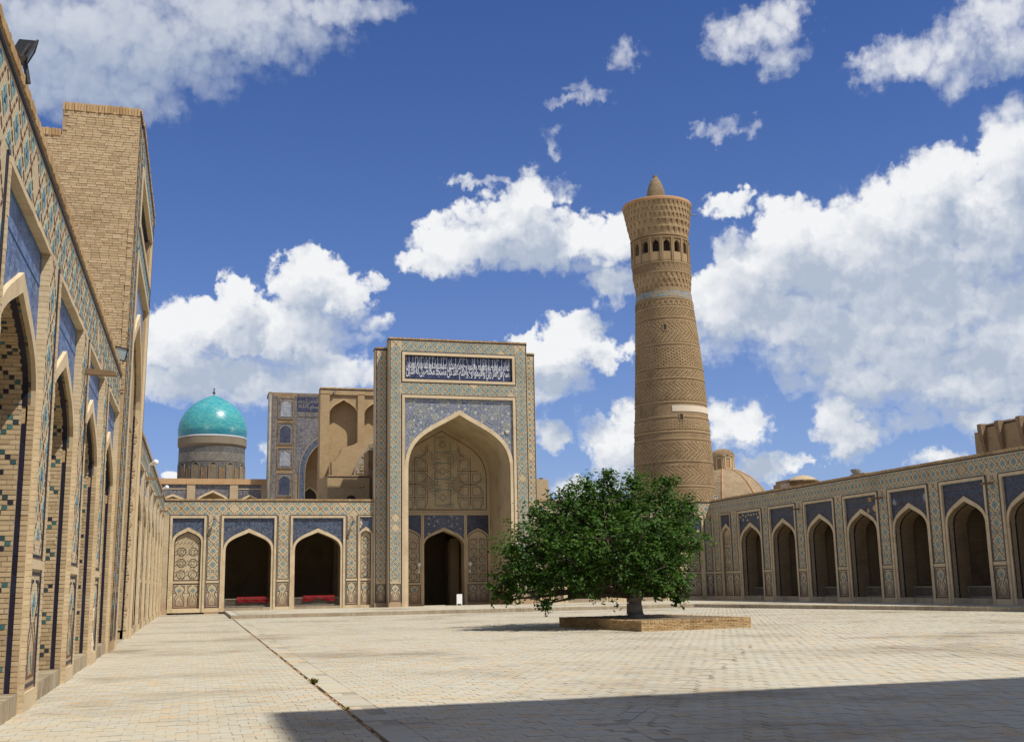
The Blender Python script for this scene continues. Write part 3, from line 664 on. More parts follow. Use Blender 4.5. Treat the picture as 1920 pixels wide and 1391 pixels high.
def gallery(root, Fr, uA, uB, bays, T=7.77, z0=0., deep=9., tile='faience_navy', jamb=None, sill=.27, void=True, back_mat='brick_interior', cell=.80, fm0=.16, am0=.165):
    zf = 6.72; zs = 4.3; zi = 5.56; th = 1.3
    edges = [uA]
    for b in bays: edges += [b[0], b[1]]
    edges.append(uB)
    wall = MB()
    wall.box(Fr, uA, uB, zf, T, -th, 0)
    for i in range(0, len(edges), 2):
        if edges[i + 1] - edges[i] > .01: wall.box(Fr, edges[i], edges[i + 1], z0 - .3, zf, -th, 0)
    wall.build('wall', 'brick_field', root)
    if void:
        ins = MB()
        ins.box(Fr, uA, uB, z0 - .3, T - .3, -deep - .4, -deep)
        ins.box(Fr, uA, uB, T - .75, T - .35, -deep, -th - .002)
        for i in range(0, len(edges), 2):
            if edges[i + 1] - edges[i] > .01:
                for q0, q1 in ((-3.0, -th - .004), (-7.2, -5.2)):
                    ins.box(Fr, edges[i] - .2, edges[i + 1] + .2, z0 - .3, T - .76, q0, q1)
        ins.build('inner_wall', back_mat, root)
    coping(root, Fr, uA, uB, T)
    # frieze
    ln = MB()
    fz0 = zf + .075; fz1 = T - .13
    lattice(root, Fr, uA + .05, uB - .05, fz0 + .02, fz1 - .02, bays[0][0] - .5, (fz0 + fz1) / 2, cell, .86, 0, 0, 'frieze_panel')
    # piers
    for i in range(0, len(edges), 2):
        a, b = edges[i] + (.09 if i else .12), edges[i + 1] - (.09 if i < len(edges) - 2 else .12)
        if b - a < .3: continue
        zz = z0 + 2.02
        ring_z = zz + .14
        cw = min(.93, b - a)
        if b - a > 1.6: cw = (b - a) / round((b - a) / .9)
        lattice(root, Fr, a + .06, b - .06, ring_z + .06, zf, (a + b) / 2, 5.2, cw, .92, 0, 0, 'pier_panel')
        ln.box(Fr, a, a + .045, ring_z, zf + .02, 0, .011, 0, R.random(), False); ln.box(Fr, b - .045, b, ring_z, zf + .02, 0, .011, 0, R.random(), False)
        ln.box(Fr, a + .045, b - .045, ring_z, ring_z + .045, 0, .011, 0, R.random(), False)
        plinth_panel(root, Fr, a, b, z0 + .32, zz - .07)
        be = MB(); be.box(Fr, a - .02, b + .02, zz - .03, zz + .10, 0, .03, 0, R.random(), False); be.box(Fr, edges[i] + .004, edges[i + 1] - .004, z0, z0 + .26, 0, .025, 0, R.random(), False)
        be.build('belt', 'moulding', root)
    for (u0, u1, kind) in bays:
        jd_ = .40 if fm0 > .1 else .14
        fm, am_ = (fm0, am0) if u1 - u0 > 1.9 else (.09, .10)
        uc = (u0 + u1) / 2; hw = (u1 - u0) / 2 - fm - am_ - .005; k = 9
        s = min(1., hw / 1.5); zsp = zs if s > .9 else zi + .1 - .88 * hw
        inner = arch(uc, hw, zsp, zi + (0 if s > .9 else .1)); outer = arch(uc, hw + am_, zsp, zi + .27 + (0 if s > .9 else .1))
        fr = MB()
        cs = .082 if Fr is FL and u0 < 34 else .25
        for (fa, fb) in ((u0, u0 + fm), (u1 - fm, u1)):
            fz = z0
            while fz < zf - fm - .01: fr.box(Fr, fa, fb, fz, min(zf - fm, fz + cs) - .006, -.14, .035 + R.uniform(-.005, .004), 0, R.random(), False); fz += cs
            fr.box(Fr, fa + .006, fb - .006, z0, zf - fm, -.14, .026, 0, .1, False)
        fu = u0
        while fu < u1 - .01: fr.box(Fr, fu, min(u1, fu + .25) - .006, zf - fm, zf, -.14, .035 + R.uniform(-.005, .004), 0, R.random(), False); fu += .25
        fr.box(Fr, u0 + .006, u1 - .006, zf - fm + .006, zf - .006, -.14, .026, 0, .1, False)
        fr.build('frame', 'moulding', root)
        am = MB()
        nb = 12
        A = [(outer[0][0], z0 + (zsp - z0) * i / nb) for i in range(nb)] + outer + [(outer[-1][0], zsp - (zsp - z0) * (i + 1) / nb) for i in range(nb)]
        B = [(inner[0][0], z0 + (zsp - z0) * i / nb) for i in range(nb)] + inner + [(inner[-1][0], zsp - (zsp - z0) * (i + 1) / nb) for i in range(nb)]
        am.band(Fr, A, B, -.16, -.035, 0); am.build('arch_moulding', 'moulding', root)
        sp = MB(); open_wall(sp, Fr, u0 + fm, u1 - fm, zsp, zf - fm, outer, -.10); sp.build('spandrel', tile, root)
        # edging line of the spandrel and a narrow inscription-like band of tiles above it
        sb = MB(); ring(sb, Fr, u0 + fm + .03, u1 - fm - .03, zf - fm - .52, zf - fm - .03, .018, -.09, 0, -.10)
        sb.build('tile_band', 'tile_blue', root, kind='stuff')
        ln.box(Fr, u0 - .055, u0 - .004, z0 + .26, zf + .05, 0, .012, 0, R.random(), False); ln.box(Fr, u1 + .004, u1 + .055, z0 + .26, zf + .05, 0, .012, 0, R.random(), False)
        ln.box(Fr, u0 - .055, u1 + .055, zf + .004, zf + .055, 0, .0125, 0, R.random(), False)
        rv = MB()
        if kind == 'blind':
            reveal(rv, Fr, inner, z0, -.10, -.26)
            open_wall_fill = MB()
            zz = z0 + 2.02
            pts = [(inner[0][0], z0)] + inner + [(inner[-1][0], z0)]
            open_wall_fill.face([Fr(a, b, -.22) for a, b in reversed(pts)])
            open_wall_fill.build('blind_panel', 'brick_field', root)
            rv.build('reveal', 'moulding', root)
            blind_fill(root, Fr, inner, zz + .14, -.22)
            plinth_panel(root, Fr, uc - hw, uc + hw, z0 + .32, zz - .07, -.22)
            be = MB(); be.box(Fr, uc - hw, uc + hw, zz - .03, zz + .10, -.22, -.18, 0, .4, False); be.box(Fr, uc - hw, uc + hw, z0, z0 + .27, -.22, -.02, 0, .7, False); be.build('belt', 'moulding', root)
        else:
            de = -th if fm0 < .1 else -jd_ - .10
            reveal(rv, Fr, inner, z0, -.10, de)
            rv.build('reveal', 'jamb_mosaic' if jamb is None else jamb, root)
            if de > -th: r2v = MB(); reveal(r2v, Fr, inner, z0, de, -th); r2v.build('inner_reveal', 'brick_interior', root)
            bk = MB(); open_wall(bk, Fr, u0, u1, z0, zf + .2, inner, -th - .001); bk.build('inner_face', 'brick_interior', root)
            jl = MB(); zq = z0 + sill      # dark tile line round the edge of the opening
            for zk in range(int((zsp - zq) / .27)):
                for sgn in (-1, 1):
                    e = uc + sgn * hw
                    a0 = e - sgn * .012
                    jl.box(Fr, min(a0, e), max(a0, e), zq + zk * .27, zq + zk * .27 + .262, -jd_ - (.085 if fm0 > .1 else .062), -jd_, 0, R.random())
            for a_, b_ in zip(inner[:-1], inner[1:]):
                t_ = Vector((b_[0] - a_[0], b_[1] - a_[1])).normalized(); nn_ = Vector((t_.y, -t_.x)) * .012
                jl.mesh([Fr(a_[0], a_[1], -jd_ - .09), Fr(b_[0], b_[1], -jd_ - .09), Fr(b_[0], b_[1], -jd_), Fr(a_[0], a_[1], -jd_), Fr(a_[0] + nn_.x, a_[1] + nn_.y, -jd_ - .09), Fr(b_[0] + nn_.x, b_[1] + nn_.y, -jd_ - .09), Fr(b_[0] + nn_.x, b_[1] + nn_.y, -jd_), Fr(a_[0] + nn_.x, a_[1] + nn_.y, -jd_)],
                        [(4, 5, 6, 7), (0, 1, 5, 4), (2, 3, 7, 6)], 0, R.random())
            jl.build('jamb_line', 'tile_dark', root, kind='stuff')
            si = MB(); u = uc - hw
            while u < uc + hw - .02:
                w = min(.085, uc + hw - u); si.box(Fr, u + .004, u + w - .006, z0, z0 + sill + R.uniform(-.006, .006), -.34, -.03 + R.uniform(-.008, .008), 0, R.random()); u += w
            si.box(Fr, uc - hw + .003, uc + hw - .003, z0 - .2, z0 + sill - .02, -th, -.345, 1, .5); si.build('sill', ['kerb_unit', 'concrete'], root)
    ln.build('inlay_border', 'tile_dark', root, kind='stuff')

# ================================================================ ground and paving
XL, XR, YD, TOP = -2.31, 39.14, 80.94, 7.77
mb = MB(); mb.box(FLAT, -900, 900, -300, 1600, -.5, -.12); mb.build('ground', 'dusty_ground', None, 'structure')
JX = 2.03                                                            # long crack beside the walk
def on_joint(x, y):
    """the two slanting drain courses in the court"""
    for (x0, y0, x1, y1) in ((4.93, 12.8, 13.6, 26.8), (4.93, 12.8, 4.45, 9.5)):
        L = math.hypot(x1 - x0, y1 - y0); t = ((x - x0) * (x1 - x0) + (y - y0) * (y1 - y0)) / L
        q = ((x - x0) * (y1 - y0) - (y - y0) * (x1 - x0)) / L
        if -.1 < t < L + .1 and abs(q) < .24: return True
    return False
def pave(name, base_poly, ok, x0, x1, y0, y1, px, py, near, ang=0.):
    """square pavers in running bond: the nearest are single objects, the rest one field"""
    mb = MB(); mb.prism(FLAT, base_poly, -.30, -.007); root = mb.build(name, 'mortar_dark', None, 'structure')
    field = MB(); cand = []; y = y0; r = 0; gap = .008
    while y < y1:
        x = x0 + (0 if r % 2 == 0 else px * .5) - px + R.uniform(-.012, .012)
        while x < x1:
            a, b = max(x, x0), min(x + px, x1)
            if b - a > .05 and ok((a + b) / 2, y + py / 2):
                jit = R.uniform(-.004, .004); h = R.uniform(-.004, .003)
                cand.append((y, a + gap / 2 + jit * .4, b - gap / 2, y + gap / 2 + jit, y + py - gap / 2 + jit, h))
            x += px
        y += py; r += 1
    vis = lambda c: abs((c[1] - c[0] * 0)) and True
    def seen(c):
        cx = (c[1] + c[2]) / 2; cy = c[0]
        d = Vector((cx, cy, -1.65)); z = d.dot(_f); u = d.dot(_r) / z; v = d.dot(_u) / z
        return z > 1 and abs(u) < .47 and -.336 < v
    cand.sort(key=lambda c: (0 if seen(c) else 1, c[0]))
    for i, (yy, a, b, c, d, h) in enumerate(cand):
        if i < near: place(BRICK['paver_unit'], 'paver', root, FLAT.mat((a + b) / 2, (c + d) / 2, h - .03, b - a, d - c, .06))
        else: field.box(FLAT, a, b, c, d, -.02, h, 0, R.random(), False)
    field.build('paver_field', 'paver_unit', root, 'stuff')
    return root
pave('walk', [(-4.2, -3), (JX - .02, -3), (JX - .02, YD + .2), (-4.2, YD + .2)], lambda x, y: True, XL - .06, JX - .04, 9.0, YD - .05, .245, .25, 300)
TERR = [(1.95, 66.4), (30.7, 66.6), (36.4, 43.6), (38.9, 33.0), (40.5, 33.0), (40.5, 82.0), (1.95, 82.0)]
def in_court(x, y):
    if on_joint(x, y): return False
    lim = 66.3 if x < 30.6 else 66.6 - (x - 30.7) / 5.7 * 23.0
    if y > lim: return False
    if x > .90 * y + 3.: return False
    return True
pave('courtyard_paving', [(JX + .25, -3), (39.5, -3), (39.5, 82), (JX + .25, 82)], in_court, JX + .455, 38.9, 9.0, 66.4, .245, .25, 300)
# smooth strip and crack along the walk
mb = MB(); yy = -3.
while yy < 66.3:
    L = R.uniform(.45, .75); mb.box(FLAT, JX + .035 + R.uniform(0, .012), JX + .455, yy, min(66.3, yy + L) - .012, -.25, -.004 + R.uniform(-.006, .004), 0, R.random()); yy += L
mb.build('gutter_strip', 'paver_unit', None, 'structure')
mb = MB(); yy = 9.
while yy < 45:
    if R.random() < .75 or 13 < yy < 18.5: mb.box(FLAT, JX + .0, JX + .03 + R.uniform(0, .02), yy, yy + .22, -.2, -.035 + R.uniform(-.02, .03), 0, R.random())
    yy += .235
mb.build('crack_bricks', 'brick_red', None, 'structure')
mb = MB()
for (x0, y0, x1, y1) in ((4.93, 12.8, 13.6, 26.8), (4.93, 12.8, 4.45, 9.5)):
    L = math.hypot(x1 - x0, y1 - y0); Fd = F((x0, y0, 0), ((x1 - x0) / L, (y1 - y0) / L, 0), (0, 0, 1), (-(y1 - y0) / L, (x1 - x0) / L, 0)); t = 0.
    while t < L:
        mb.box(Fd, t, t + .257, -.42, .42, -.03, -.0095, 0, R.random(), False) if False else None
        for q in (-.235, 0.012): mb.box(Fd, t + .006, t + .25, q, q + .222, -.03, -.003 + R.uniform(-.005, .003), 0, R.random(), False)
        t += .257
dc_ = mb.build('drain_course', 'paver_unit', None, 'structure')
mb = MB()
for (x0, y0, x1, y1) in ((4.93, 12.8, 13.6, 26.8), (4.93, 12.8, 4.45, 9.5)):
    L = math.hypot(x1 - x0, y1 - y0); Fd = F((x0, y0, 0), ((x1 - x0) / L, (y1 - y0) / L, 0), (0, 0, 1), (-(y1 - y0) / L, (x1 - x0) / L, 0)); mb.box(Fd, 0, L, -.42, .42, -.05, -.0075 - .001 * (x1 < x0))
mb.build('drain_bed', 'paver_smooth', dc_)
# raised terrace along two sides of the court, edged with bricks on edge
TH = .20
mb = MB(); mb.prism(FLAT, TERR, -.25, TH - .02)
terr = mb.build('terrace', 'concrete', None, 'structure')
mb = MB()
for (a, b) in zip(TERR[:3], TERR[1:4]):
    a = Vector(a); b = Vector(b); L = (b - a).length; e = (b - a) / L; t = 0.
    Fe = F((a.x, a.y, 0), (e.x, e.y, 0), (0, 0, 1), (-e.y, e.x, 0))
    while t < L:
        mb.box(Fe, t + .005, min(L, t + .125) - .005, -.03 + R.uniform(-.01, .006), .23, -.1, TH + R.uniform(-.006, .004), 0, R.random()); t += .125
mb.build('kerb_bricks', 'kerb_unit', terr, 'stuff')
mb = MB(); yy = 66.9
while yy < 80.7:
    x = 2.3 + R.uniform(0, .3)
    while x < 38.8:
        if yy > 66.9 or x < 30: 
            lim = 31.0 + (66.6 - yy) * .25
            mb.box(FLAT, x, x + .58, yy, yy + .58, TH - .03, TH + R.uniform(-.003, .004), 0, R.random(), False)
        x += .6
    yy += .6
mb.build('terrace_paving', 'paver_unit', terr, 'stuff')
mb = MB(); yy = 44.
while yy < 66.8:
    x = 36.4 - (yy - 43.6) * .2478 + .35
    while x < 38.9:
        mb.box(FLAT, x, min(x + .58, 39.1), yy, yy + .58, TH - .03, TH + R.uniform(-.003, .004), 0, R.random(), False); x += .6
    yy += .6
mb.build('terrace_paving', 'paver_unit', terr, 'stuff')

# ================================================================ galleries round the court
FB = F((0, YD, 0), (1, 0, 0), (0, -1, 0)); FR = F((XR, 0, 0), (0, -1, 0), (-1, 0, 0)); FL = F((XL, 0, 0), (0, 1, 0), (1, 0, 0))
g1 = thing('gallery_wall', (5, YD, 0), 'sunlit tiled gallery wall with two dark arches, between the long tiled wall and the tall portal', 'building')
gallery(g1, FB, XL, 12.30, [(-1.9, .54, 'blind'), (1.54, 5.34, 'arch'), (6.31, 10.21, 'arch'), (11.12, 12.26, 'blind')], z0=.12)
g2 = thing('gallery_wall', (31, YD, 0), 'tiled gallery wall behind the leafy tree, cut by a slanting shadow at its corner', 'building')
gallery(g2, FB, 24.60, XR, [(24.75, 25.85, 'blind'), (26.6, 30.4, 'arch'), (31.4, 35.2, 'arch'), (36.15, 38.35, 'blind')], z0=.2)
g3 = thing('gallery_wall', (XR, 58, 0), 'long shaded arcade with a row of open pointed arches under the buttressed block', 'building')
bays = [(-79.65, -77.83, 'blind')]
for k in range(10):
    c = 74.8 - 4.83 * k; bays.append((-c - 1.87, -c + 1.87, 'arch'))
gallery(g3, FR, -YD + .02, -bays[-1][1] * -1 + 1.0 if False else bays[-1][1] + 1.05, bays, z0=.2, tile='faience_dark', sill=.30, jamb='jamb_fine')
g4 = thing('gallery_wall', (XL, 20, 0), 'closest stretch of sunlit tiled arcade, with mosaic brick jambs along the paved walk', 'building')
nb_ = [(c - 1.95, c + 1.95, 'arch') for c in (5.15, 10.3, 15.45, 20.6, 25.9, 31.15)]
gallery(g4, FL, 2.6, 33.45, nb_, tile='faience_blue', cell=.86, z0=0., sill=.28, fm0=.085, am0=.105)
g5 = thing('gallery_wall', (XL, 62, 0), 'far stretch of the long tiled arcade beyond the tall brick-sided portal', 'building')
gallery(g5, FL, 44.9, YD - .01, [(c - 1.92, c + 1.92, 'arch') for c in (47.6, 52.65, 57.7, 62.75, 67.8, 72.85, 77.6)], tile='faience_blue', z0=0., sill=.28, fm0=.085, am0=.105)

# the jambs that face the viewer are laid brick by brick with small glazed squares
def jamb_bricks(root, key, uR, z0, zs, cv, cap_b, cap_s, lim=0., depth=1.0):
    part = MB(); sq = MB()
    holder = MB(); holder.box(F((XL, uR, 0), (1, 0, 0), (0, -1, 0)), -1.29, -.21, z0, zs, -.001, .003); h = holder.build('jamb', 'mortar_dark', root)
    rows = []; z = z0 + .01
    while z < zs: rows.append((F((XL, uR, z), (1, 0, 0), (0, -1, 0)), len(rows))); z += .072
    path = list(reversed(cv[len(cv) // 2:])); path = list(reversed(path)); path = list(reversed(path))
    pts = cv[len(cv) // 2:][::-1]                                      # right spring up to the apex
    L = 0.; acc = .036; s0 = 0.
    for a, b in zip(pts[:-1], pts[1:]):
        ln_ = math.hypot(b[0] - a[0], b[1] - a[1]); tx, tz = (b[0] - a[0]) / ln_, (b[1] - a[1]) / ln_
        t = acc
        while t < ln_:
            rows.append((F((XL, a[0] + tx * t, a[1] + tz * t), (1, 0, 0), (0, -tz, tx), (0, tx, tz)), len(rows))); t += .072
        acc = t - ln_
    first = 0
    for Fj, r in rows:
        tri = abs((r % 8) - 4); block = (r // 11) % 2; has = (r % 22) not in (10, 21)
        sqs = sorted([-.315 - .078 * tri, -.72 - .078 * (4 - tri) + .0, -1.14 + .05 * tri]) if has else []
        u = -1.28; jd = .012; out = -.212; row0 = -R.random() * .12 if r % 2 else 0.
        cuts = [(s, s + .07) for s in sqs]
        u_end = out
        cur = u
        while cur < u_end - .02:
            nxt = min(cur + (.21 + (row0 if cur == u else 0)), u_end)
            c = next((c for c in cuts if c[0] < nxt and c[1] > cur), None)
            if c and c[0] - cur < .02:
                vis = cur > lim and r > 3
                unit(sq, h, Fj, c[0] + .004, c[1] - .004, .004, .066, -.02, jd + .004, 'square', key, cap_s if vis else 0, 0, 'mosaic_tile')
                cur = c[1]; continue
            if c: nxt = c[0]
            if nxt - cur > .015:
                vis = cur > lim
                unit(part, h, Fj, cur + .004, nxt - .004, .004, .066 + R.uniform(-.003, .003), -.02, jd + R.uniform(-.004, .004), 'brick_unit', key, cap_b if vis else 0)
            cur = nxt
    part.build('brick_field', 'brick_unit', h, 'stuff'); sq.build('tile_field', 'tile_mosaic', h, 'stuff')
for i, c in enumerate((15.45, 20.6, 25.9, 31.15)):
    cv = arch(c, 1.755, 4.3, 5.56)
    jamb_bricks(g4, 'g4', c + 1.755, .28, 4.3, cv, (110, 300, 300, 300)[i], (100, 220, 300, 300)[i], (-.62, -.75, -.7, -.7)[i])
# brick roll at the front edge of the near piers
for i, c in enumerate((15.45, 20.6, 25.9, 31.15)):
    mb = MB(); z = 0.; Fj = F((XL, c + 1.755, 0), (1, 0, 0), (0, -1, 0))
    while z < 4.25:
        mb.box(Fj, -.134, -.036, z + .004, z + .068, -.01, .012 + R.uniform(-.004, .004), 0, R.random()); z += .072
    mb.build('jamb_edge', 'brick_unit', g4, 'stuff')

def patch(root, Fr, pts, d, mt, name='bare_patch'):
    mb = MB()
    for (u, z, w, h) in pts:
        k = 9; poly = [(u + w * math.cos(6.283 * i / k) * R.uniform(.6, 1.1), z + h * math.sin(6.283 * i / k) * R.uniform(.6, 1.1)) for i in range(k)]
        mb.prism(Fr, poly, d - .004, d + .008, 0, R.random())
    mb.build(name, mt, root)
patch(g1, FB, [(11.33, 6.42, .13, .14), (11.35, 6.18, .14, .16), (11.30, 5.98, .09, .12)], -.10, 'plaster')
patch(g3, FR, [(-76.3 + i * .42, 6.38 + R.uniform(-.1, .1), .12, .07) for i in range(8)] + [(-75.9, 6.05, .1, .1), (-75.2, 6.0, .12, .1), (-73.6, 6.1, .12, .12)], -.10, 'plaster')
patch(g3, FR, [(-59.35, 6.30, .22, .16), (-58.9, 5.75, .26, .22), (-59.6, 5.65, .14, .18), (-58.75, 5.45, .16, .14)], -.10, 'brick_red')
patch(g3, FR, [(-56.9, 5.95, .2, .24), (-54.0, 6.0, .2, .24)], -.10, 'faience_pale', 'rosette_patch')
patch(g4, FL, [(29.9, 5.9, .16, .3), (30.3, 5.75, .14, .35)], -.10, 'plaster')

# ================================================================ portals
def pishtaq(root, Fr, uc, W, WW, H, hw, zs, za, fu, ztop, ins, z0, depth, tile, cell, text=None, letters=None, wing_d=-.9, side='brick_tan', reveal_mat='brick_field', wing_drop=.6, thick=None):
    cv = arch(uc, hw, zs, za, 14); ou = arch(uc, hw + .26, zs, za + .36, 14)
    m = MB()
    m.box(Fr, uc - W, uc - fu, z0 - .3, H, -.30, 0); m.box(Fr, uc + fu, uc + W, z0 - .3, H, -.30, 0)
    m.box(Fr, uc - fu, uc + fu, ztop, ins[0], -.30, 0); m.box(Fr, uc - fu, uc + fu, ins[1], H, -.30, 0)
    m.build('front_wall', 'brick_field', root)
    b = MB(); sd_ = -depth - .4 if thick is None else -thick
    b.box(Fr, uc - WW, uc - hw - .04, z0 - .3, H - wing_drop, sd_, wing_d); b.box(Fr, uc + hw + .04, uc + WW, z0 - .3, H - wing_drop, sd_, wing_d)
    b.box(Fr, uc - W, uc - hw - .04, z0 - .3, H - .004, min(wing_d - .1, sd_ + .5), -.302); b.box(Fr, uc + hw + .04, uc + W, z0 - .3, H - .004, min(wing_d - .1, sd_ + .5), -.302)
    b.box(Fr, uc - hw - .04, uc + hw + .04, za + .4, H - .008, sd_, -.304)
    if thick is not None:
        for q in (-1, 1): b.box(Fr, uc + q * (hw + .5) - .46, uc + q * (hw + .5) + .46, z0 - .3, za - .6, -depth - .4, sd_ - .003)
        b.box(Fr, uc - hw - .9, uc + hw + .9, za + .25, za + .7, -depth - .4, sd_ - .004)
    b.build('body', side, root)
    fr = MB(); w = .20
    for (a, c, zz0, zz1) in ((uc - fu, uc - fu + w, z0, ztop - w), (uc + fu - w, uc + fu, z0, ztop - w), (uc - fu, uc + fu, ztop - w, ztop)):
        fr.box(Fr, a, c, zz0, zz1, -.2, .05, 0, R.random())
    fr.build('frame', 'moulding', root)
    f2 = MB(); i0, i1 = ins
    f2.box(Fr, uc - fu, uc + fu, i0, i0 + w, -.2, .05, 0, .1); f2.box(Fr, uc - fu, uc + fu, i1 - w, i1, -.2, .05, 0, .5)
    f2.box(Fr, uc - fu, uc - fu + w, i0 + w, i1 - w, -.2, .05, 0, .7); f2.box(Fr, uc + fu - w, uc + fu, i0 + w, i1 - w, -.2, .05, 0, .9)
    f2.build('inscription_frame', 'moulding', root)
    sp = MB(); open_wall(sp, Fr, uc - fu + w, uc + fu - w, zs, ztop - w, ou, -.12); spo = sp.build('spandrel', tile, root)
    am = MB(); nb = 22
    A = [(ou[0][0], z0 + (zs - z0) * i / nb) for i in range(nb)] + ou + [(ou[-1][0], zs - (zs - z0) * (i + 1) / nb) for i in range(nb)]
    B = [(cv[0][0], z0 + (zs - z0) * i / nb) for i in range(nb)] + cv + [(cv[-1][0], zs - (zs - z0) * (i + 1) / nb) for i in range(nb)]
    am.band(Fr, A, B, -.3, -.03, 0); am.build('arch_moulding', 'moulding', root)
    rv = MB(); reveal(rv, Fr, cv, z0, -.2, -depth); rv.build('niche_vault', reveal_mat, root)
    ln = MB()
    for (a, c, zz0, zz1) in ((uc - fu - .07, uc + fu + .07, z0, ztop + .07), (uc - fu - .07, uc + fu + .07, i0 - .07, i1 + .07)):
        if zz0 > z0 + 1: ring(ln, Fr, a, c, zz0, zz1, .06, .014, 0)
        else:
            ln.box(Fr, a, a + .06, z0 + .26, zz1, 0, .014, 0, .3, False); ln.box(Fr, c - .06, c, z0 + .26, zz1, 0, .014, 0, .6, False); ln.box(Fr, a + .06, c - .06, zz1 - .06, zz1, 0, .014, 0, .8, False)
    ring(ln, Fr, uc - fu + w, uc + fu - w, i0 + w, i1 - w, .07, -.10, 0, -.2); [ln.box(Fr, q_, q_ + .06, z0 + .3, H - .06, 0, .0135, 0, .4, False) for q_ in (uc - W + .03, uc + W - .09)]
    ln.build('inlay_border', 'tile_dark', root, kind='stuff')
    # lattice bands
    e = .12
    cy = (ztop + i0) / 2
    for (a, c) in ((uc - W + e, uc - fu - .1), (uc + fu + .1, uc + W - e)):
        lattice(root, Fr, a, c, z0 + 1.75, H - .15, (a + c) / 2, cy, min(cell, (c - a)), cell, 0, 1, 'lattice_panel')
        plinth_panel(root, Fr, a, c, z0 + .38, z0 + 1.62)
    lattice(root, Fr, uc - fu - .06, uc + fu + .06, i1 + .09, H - .15, uc, (i1 + H) / 2 - .03, cell, cell, 0, 1, 'lattice_panel')
    lattice(root, Fr, uc - fu - .06, uc + fu + .06, ztop + .09, i0 - .09, uc, cy, cell, cell, 0, 1, 'lattice_panel')
    Fw = F(Fr(0, 0, wing_d), Fr.U, Fr.N, Fr.Z)
    for (a, c) in ((uc - WW + .1, uc - W - .1), (uc + W + .1, uc + WW - .1)):
        if c - a > .3:
            lattice(root, Fw, a, c, z0 + 1.75, H - wing_drop - .15, (a + c) / 2, cy, c - a, .8, 0, 0, 'wing_panel')
            plinth_panel(root, Fw, a, c, z0 + .38, z0 + 1.62)
    wl = MB()
    for (a, c) in ((uc - WW + .03, uc - W - .03), (uc + W + .03, uc + WW - .03)): ring(wl, Fw, a, c, z0 + .3, H - wing_drop - .06, .055, .013, 0)
    wl.build('inlay_border', 'tile_dark', root, kind='stuff')
    coping(root, Fr, uc - W - .02, uc + W + .02, H, -1.1, .05, .12)
    coping(root, Fw, uc - WW - .02, uc - W - .004, H - wing_drop, -1.1, .05, .12); coping(root, Fw, uc + W + .004, uc + WW + .02, H - wing_drop, -1.1, .05, .12)
    ip = MB(); ip.box(Fr, uc - fu + w, uc + fu - w, i0 + w, i1 - w, -.25, -.2); po = ip.build('inscription_panel', 'faience_inscription', root)
    if letters:
        for (tx, u0, u1, q0, q1, nm) in letters: lettering(po, Fr, tx, u0, u1, q0, q1, -.2, .014, nm)
    return cv, spo
faience('faience_inscription', (.012, .013, .045), (.018, .022, .07), (.10, .13, .22), (.14, .18, .28), 3.4, .45)

YP = 79.70
FP = F((0, YP, 0), (1, 0, 0), (0, -1, 0))
pt = thing('tall_portal', (18.43, YP, 0), 'tall tiled portal with a white calligraphy panel over its deep pointed niche', 'portal')
UC = 18.43; iu0, iu1 = UC - 4.33 + .32, UC + 4.33 - .32
LT = [('الله الرحمن الرحيم بالقسط وأقيموا وجوهكم عند كل مسجد وادعوه كما بدأكم تعودون', iu0, iu1, 17.18, 18.44, 'lettering'),
      ('بسم قل أمر ربي وأقيموا وجوهكم عند كل مسجد مخلصين له الدين', iu0, iu1, 16.72, 17.92, 'lettering')]
cvp, spo = pishtaq(pt, FP, UC, 5.28, 6.16, 19.65, 3.86, 10.05, 14.08, 4.33, 15.48, (16.47, 18.70), .2, 6.45, 'girih_tile', .73, letters=LT, thick=1.9, side='brick_field')
# kufic-like uprights that fill the top of the panel
mb = MB(); u = iu0
while u < iu1 - .1:
    h = R.uniform(.3, 1.25); mb.line(FP, (u, 18.42 - h), (u + R.uniform(-.02, .02), 18.46), .034, -.176, 0, -.2)
    if R.random() < .4: mb.line(FP, (u, 18.44), (u + .16, 18.32), .04, -.174, 0, -.2)
    u += R.uniform(.17, .42)
mb.build('letter_uprights', 'letter_white', pt, 'stuff')
# rosettes in the spandrel
def rosette(root, Fr, u, z, r, d):
    mb = MB()
    for k in range(10):
        a = 2 * math.pi * k / 10; c, s = math.cos(a), math.sin(a)
        q = [(.34, 0), (.55, .15), (.78, .12), (.92, 0), (.78, -.12), (.55, -.15)]
        mb.poly(Fr, [(u + r * (x * c - y * s), z + r * (x * s + y * c)) for x, y in q], .022, d + .008, 0, True)
        x, y = .98, .0; a2 = a + math.pi / 10
        mb.line(Fr, (u + r * .62 * math.cos(a2), z + r * .62 * math.sin(a2)), (u + r * 1.02 * math.cos(a2), z + r * 1.02 * math.sin(a2)), .035, d + .007, 0)
    for k in range(10):
        a = 2 * math.pi * k / 10; b2 = a + math.pi / 10
        mb.line(Fr, (u + r * .16 * math.cos(a), z + r * .16 * math.sin(a)), (u + r * .30 * math.cos(b2), z + r * .30 * math.sin(b2)), .04, d + .008, 0)
    mb.build('rosette', 'rosette_pale', root)
FPs = F(FP(0, 0, -.12), FP.U, FP.N)
for (u, z, r) in ((15.62, 14.35, .62), (21.25, 14.35, .62), (17.25, 15.0, .34), (19.65, 15.0, .34), (14.75, 13.3, .34), (22.1, 13.3, .34), (14.72, 15.0, .22), (22.15, 15.0, .22), (16.6, 13.9, .27), (20.3, 13.9, .27), (18.43, 15.02, .2), (14.9, 12.2, .25), (22.0, 12.2, .25)):
    rosette(spo, FPs, u, z, r, 0)
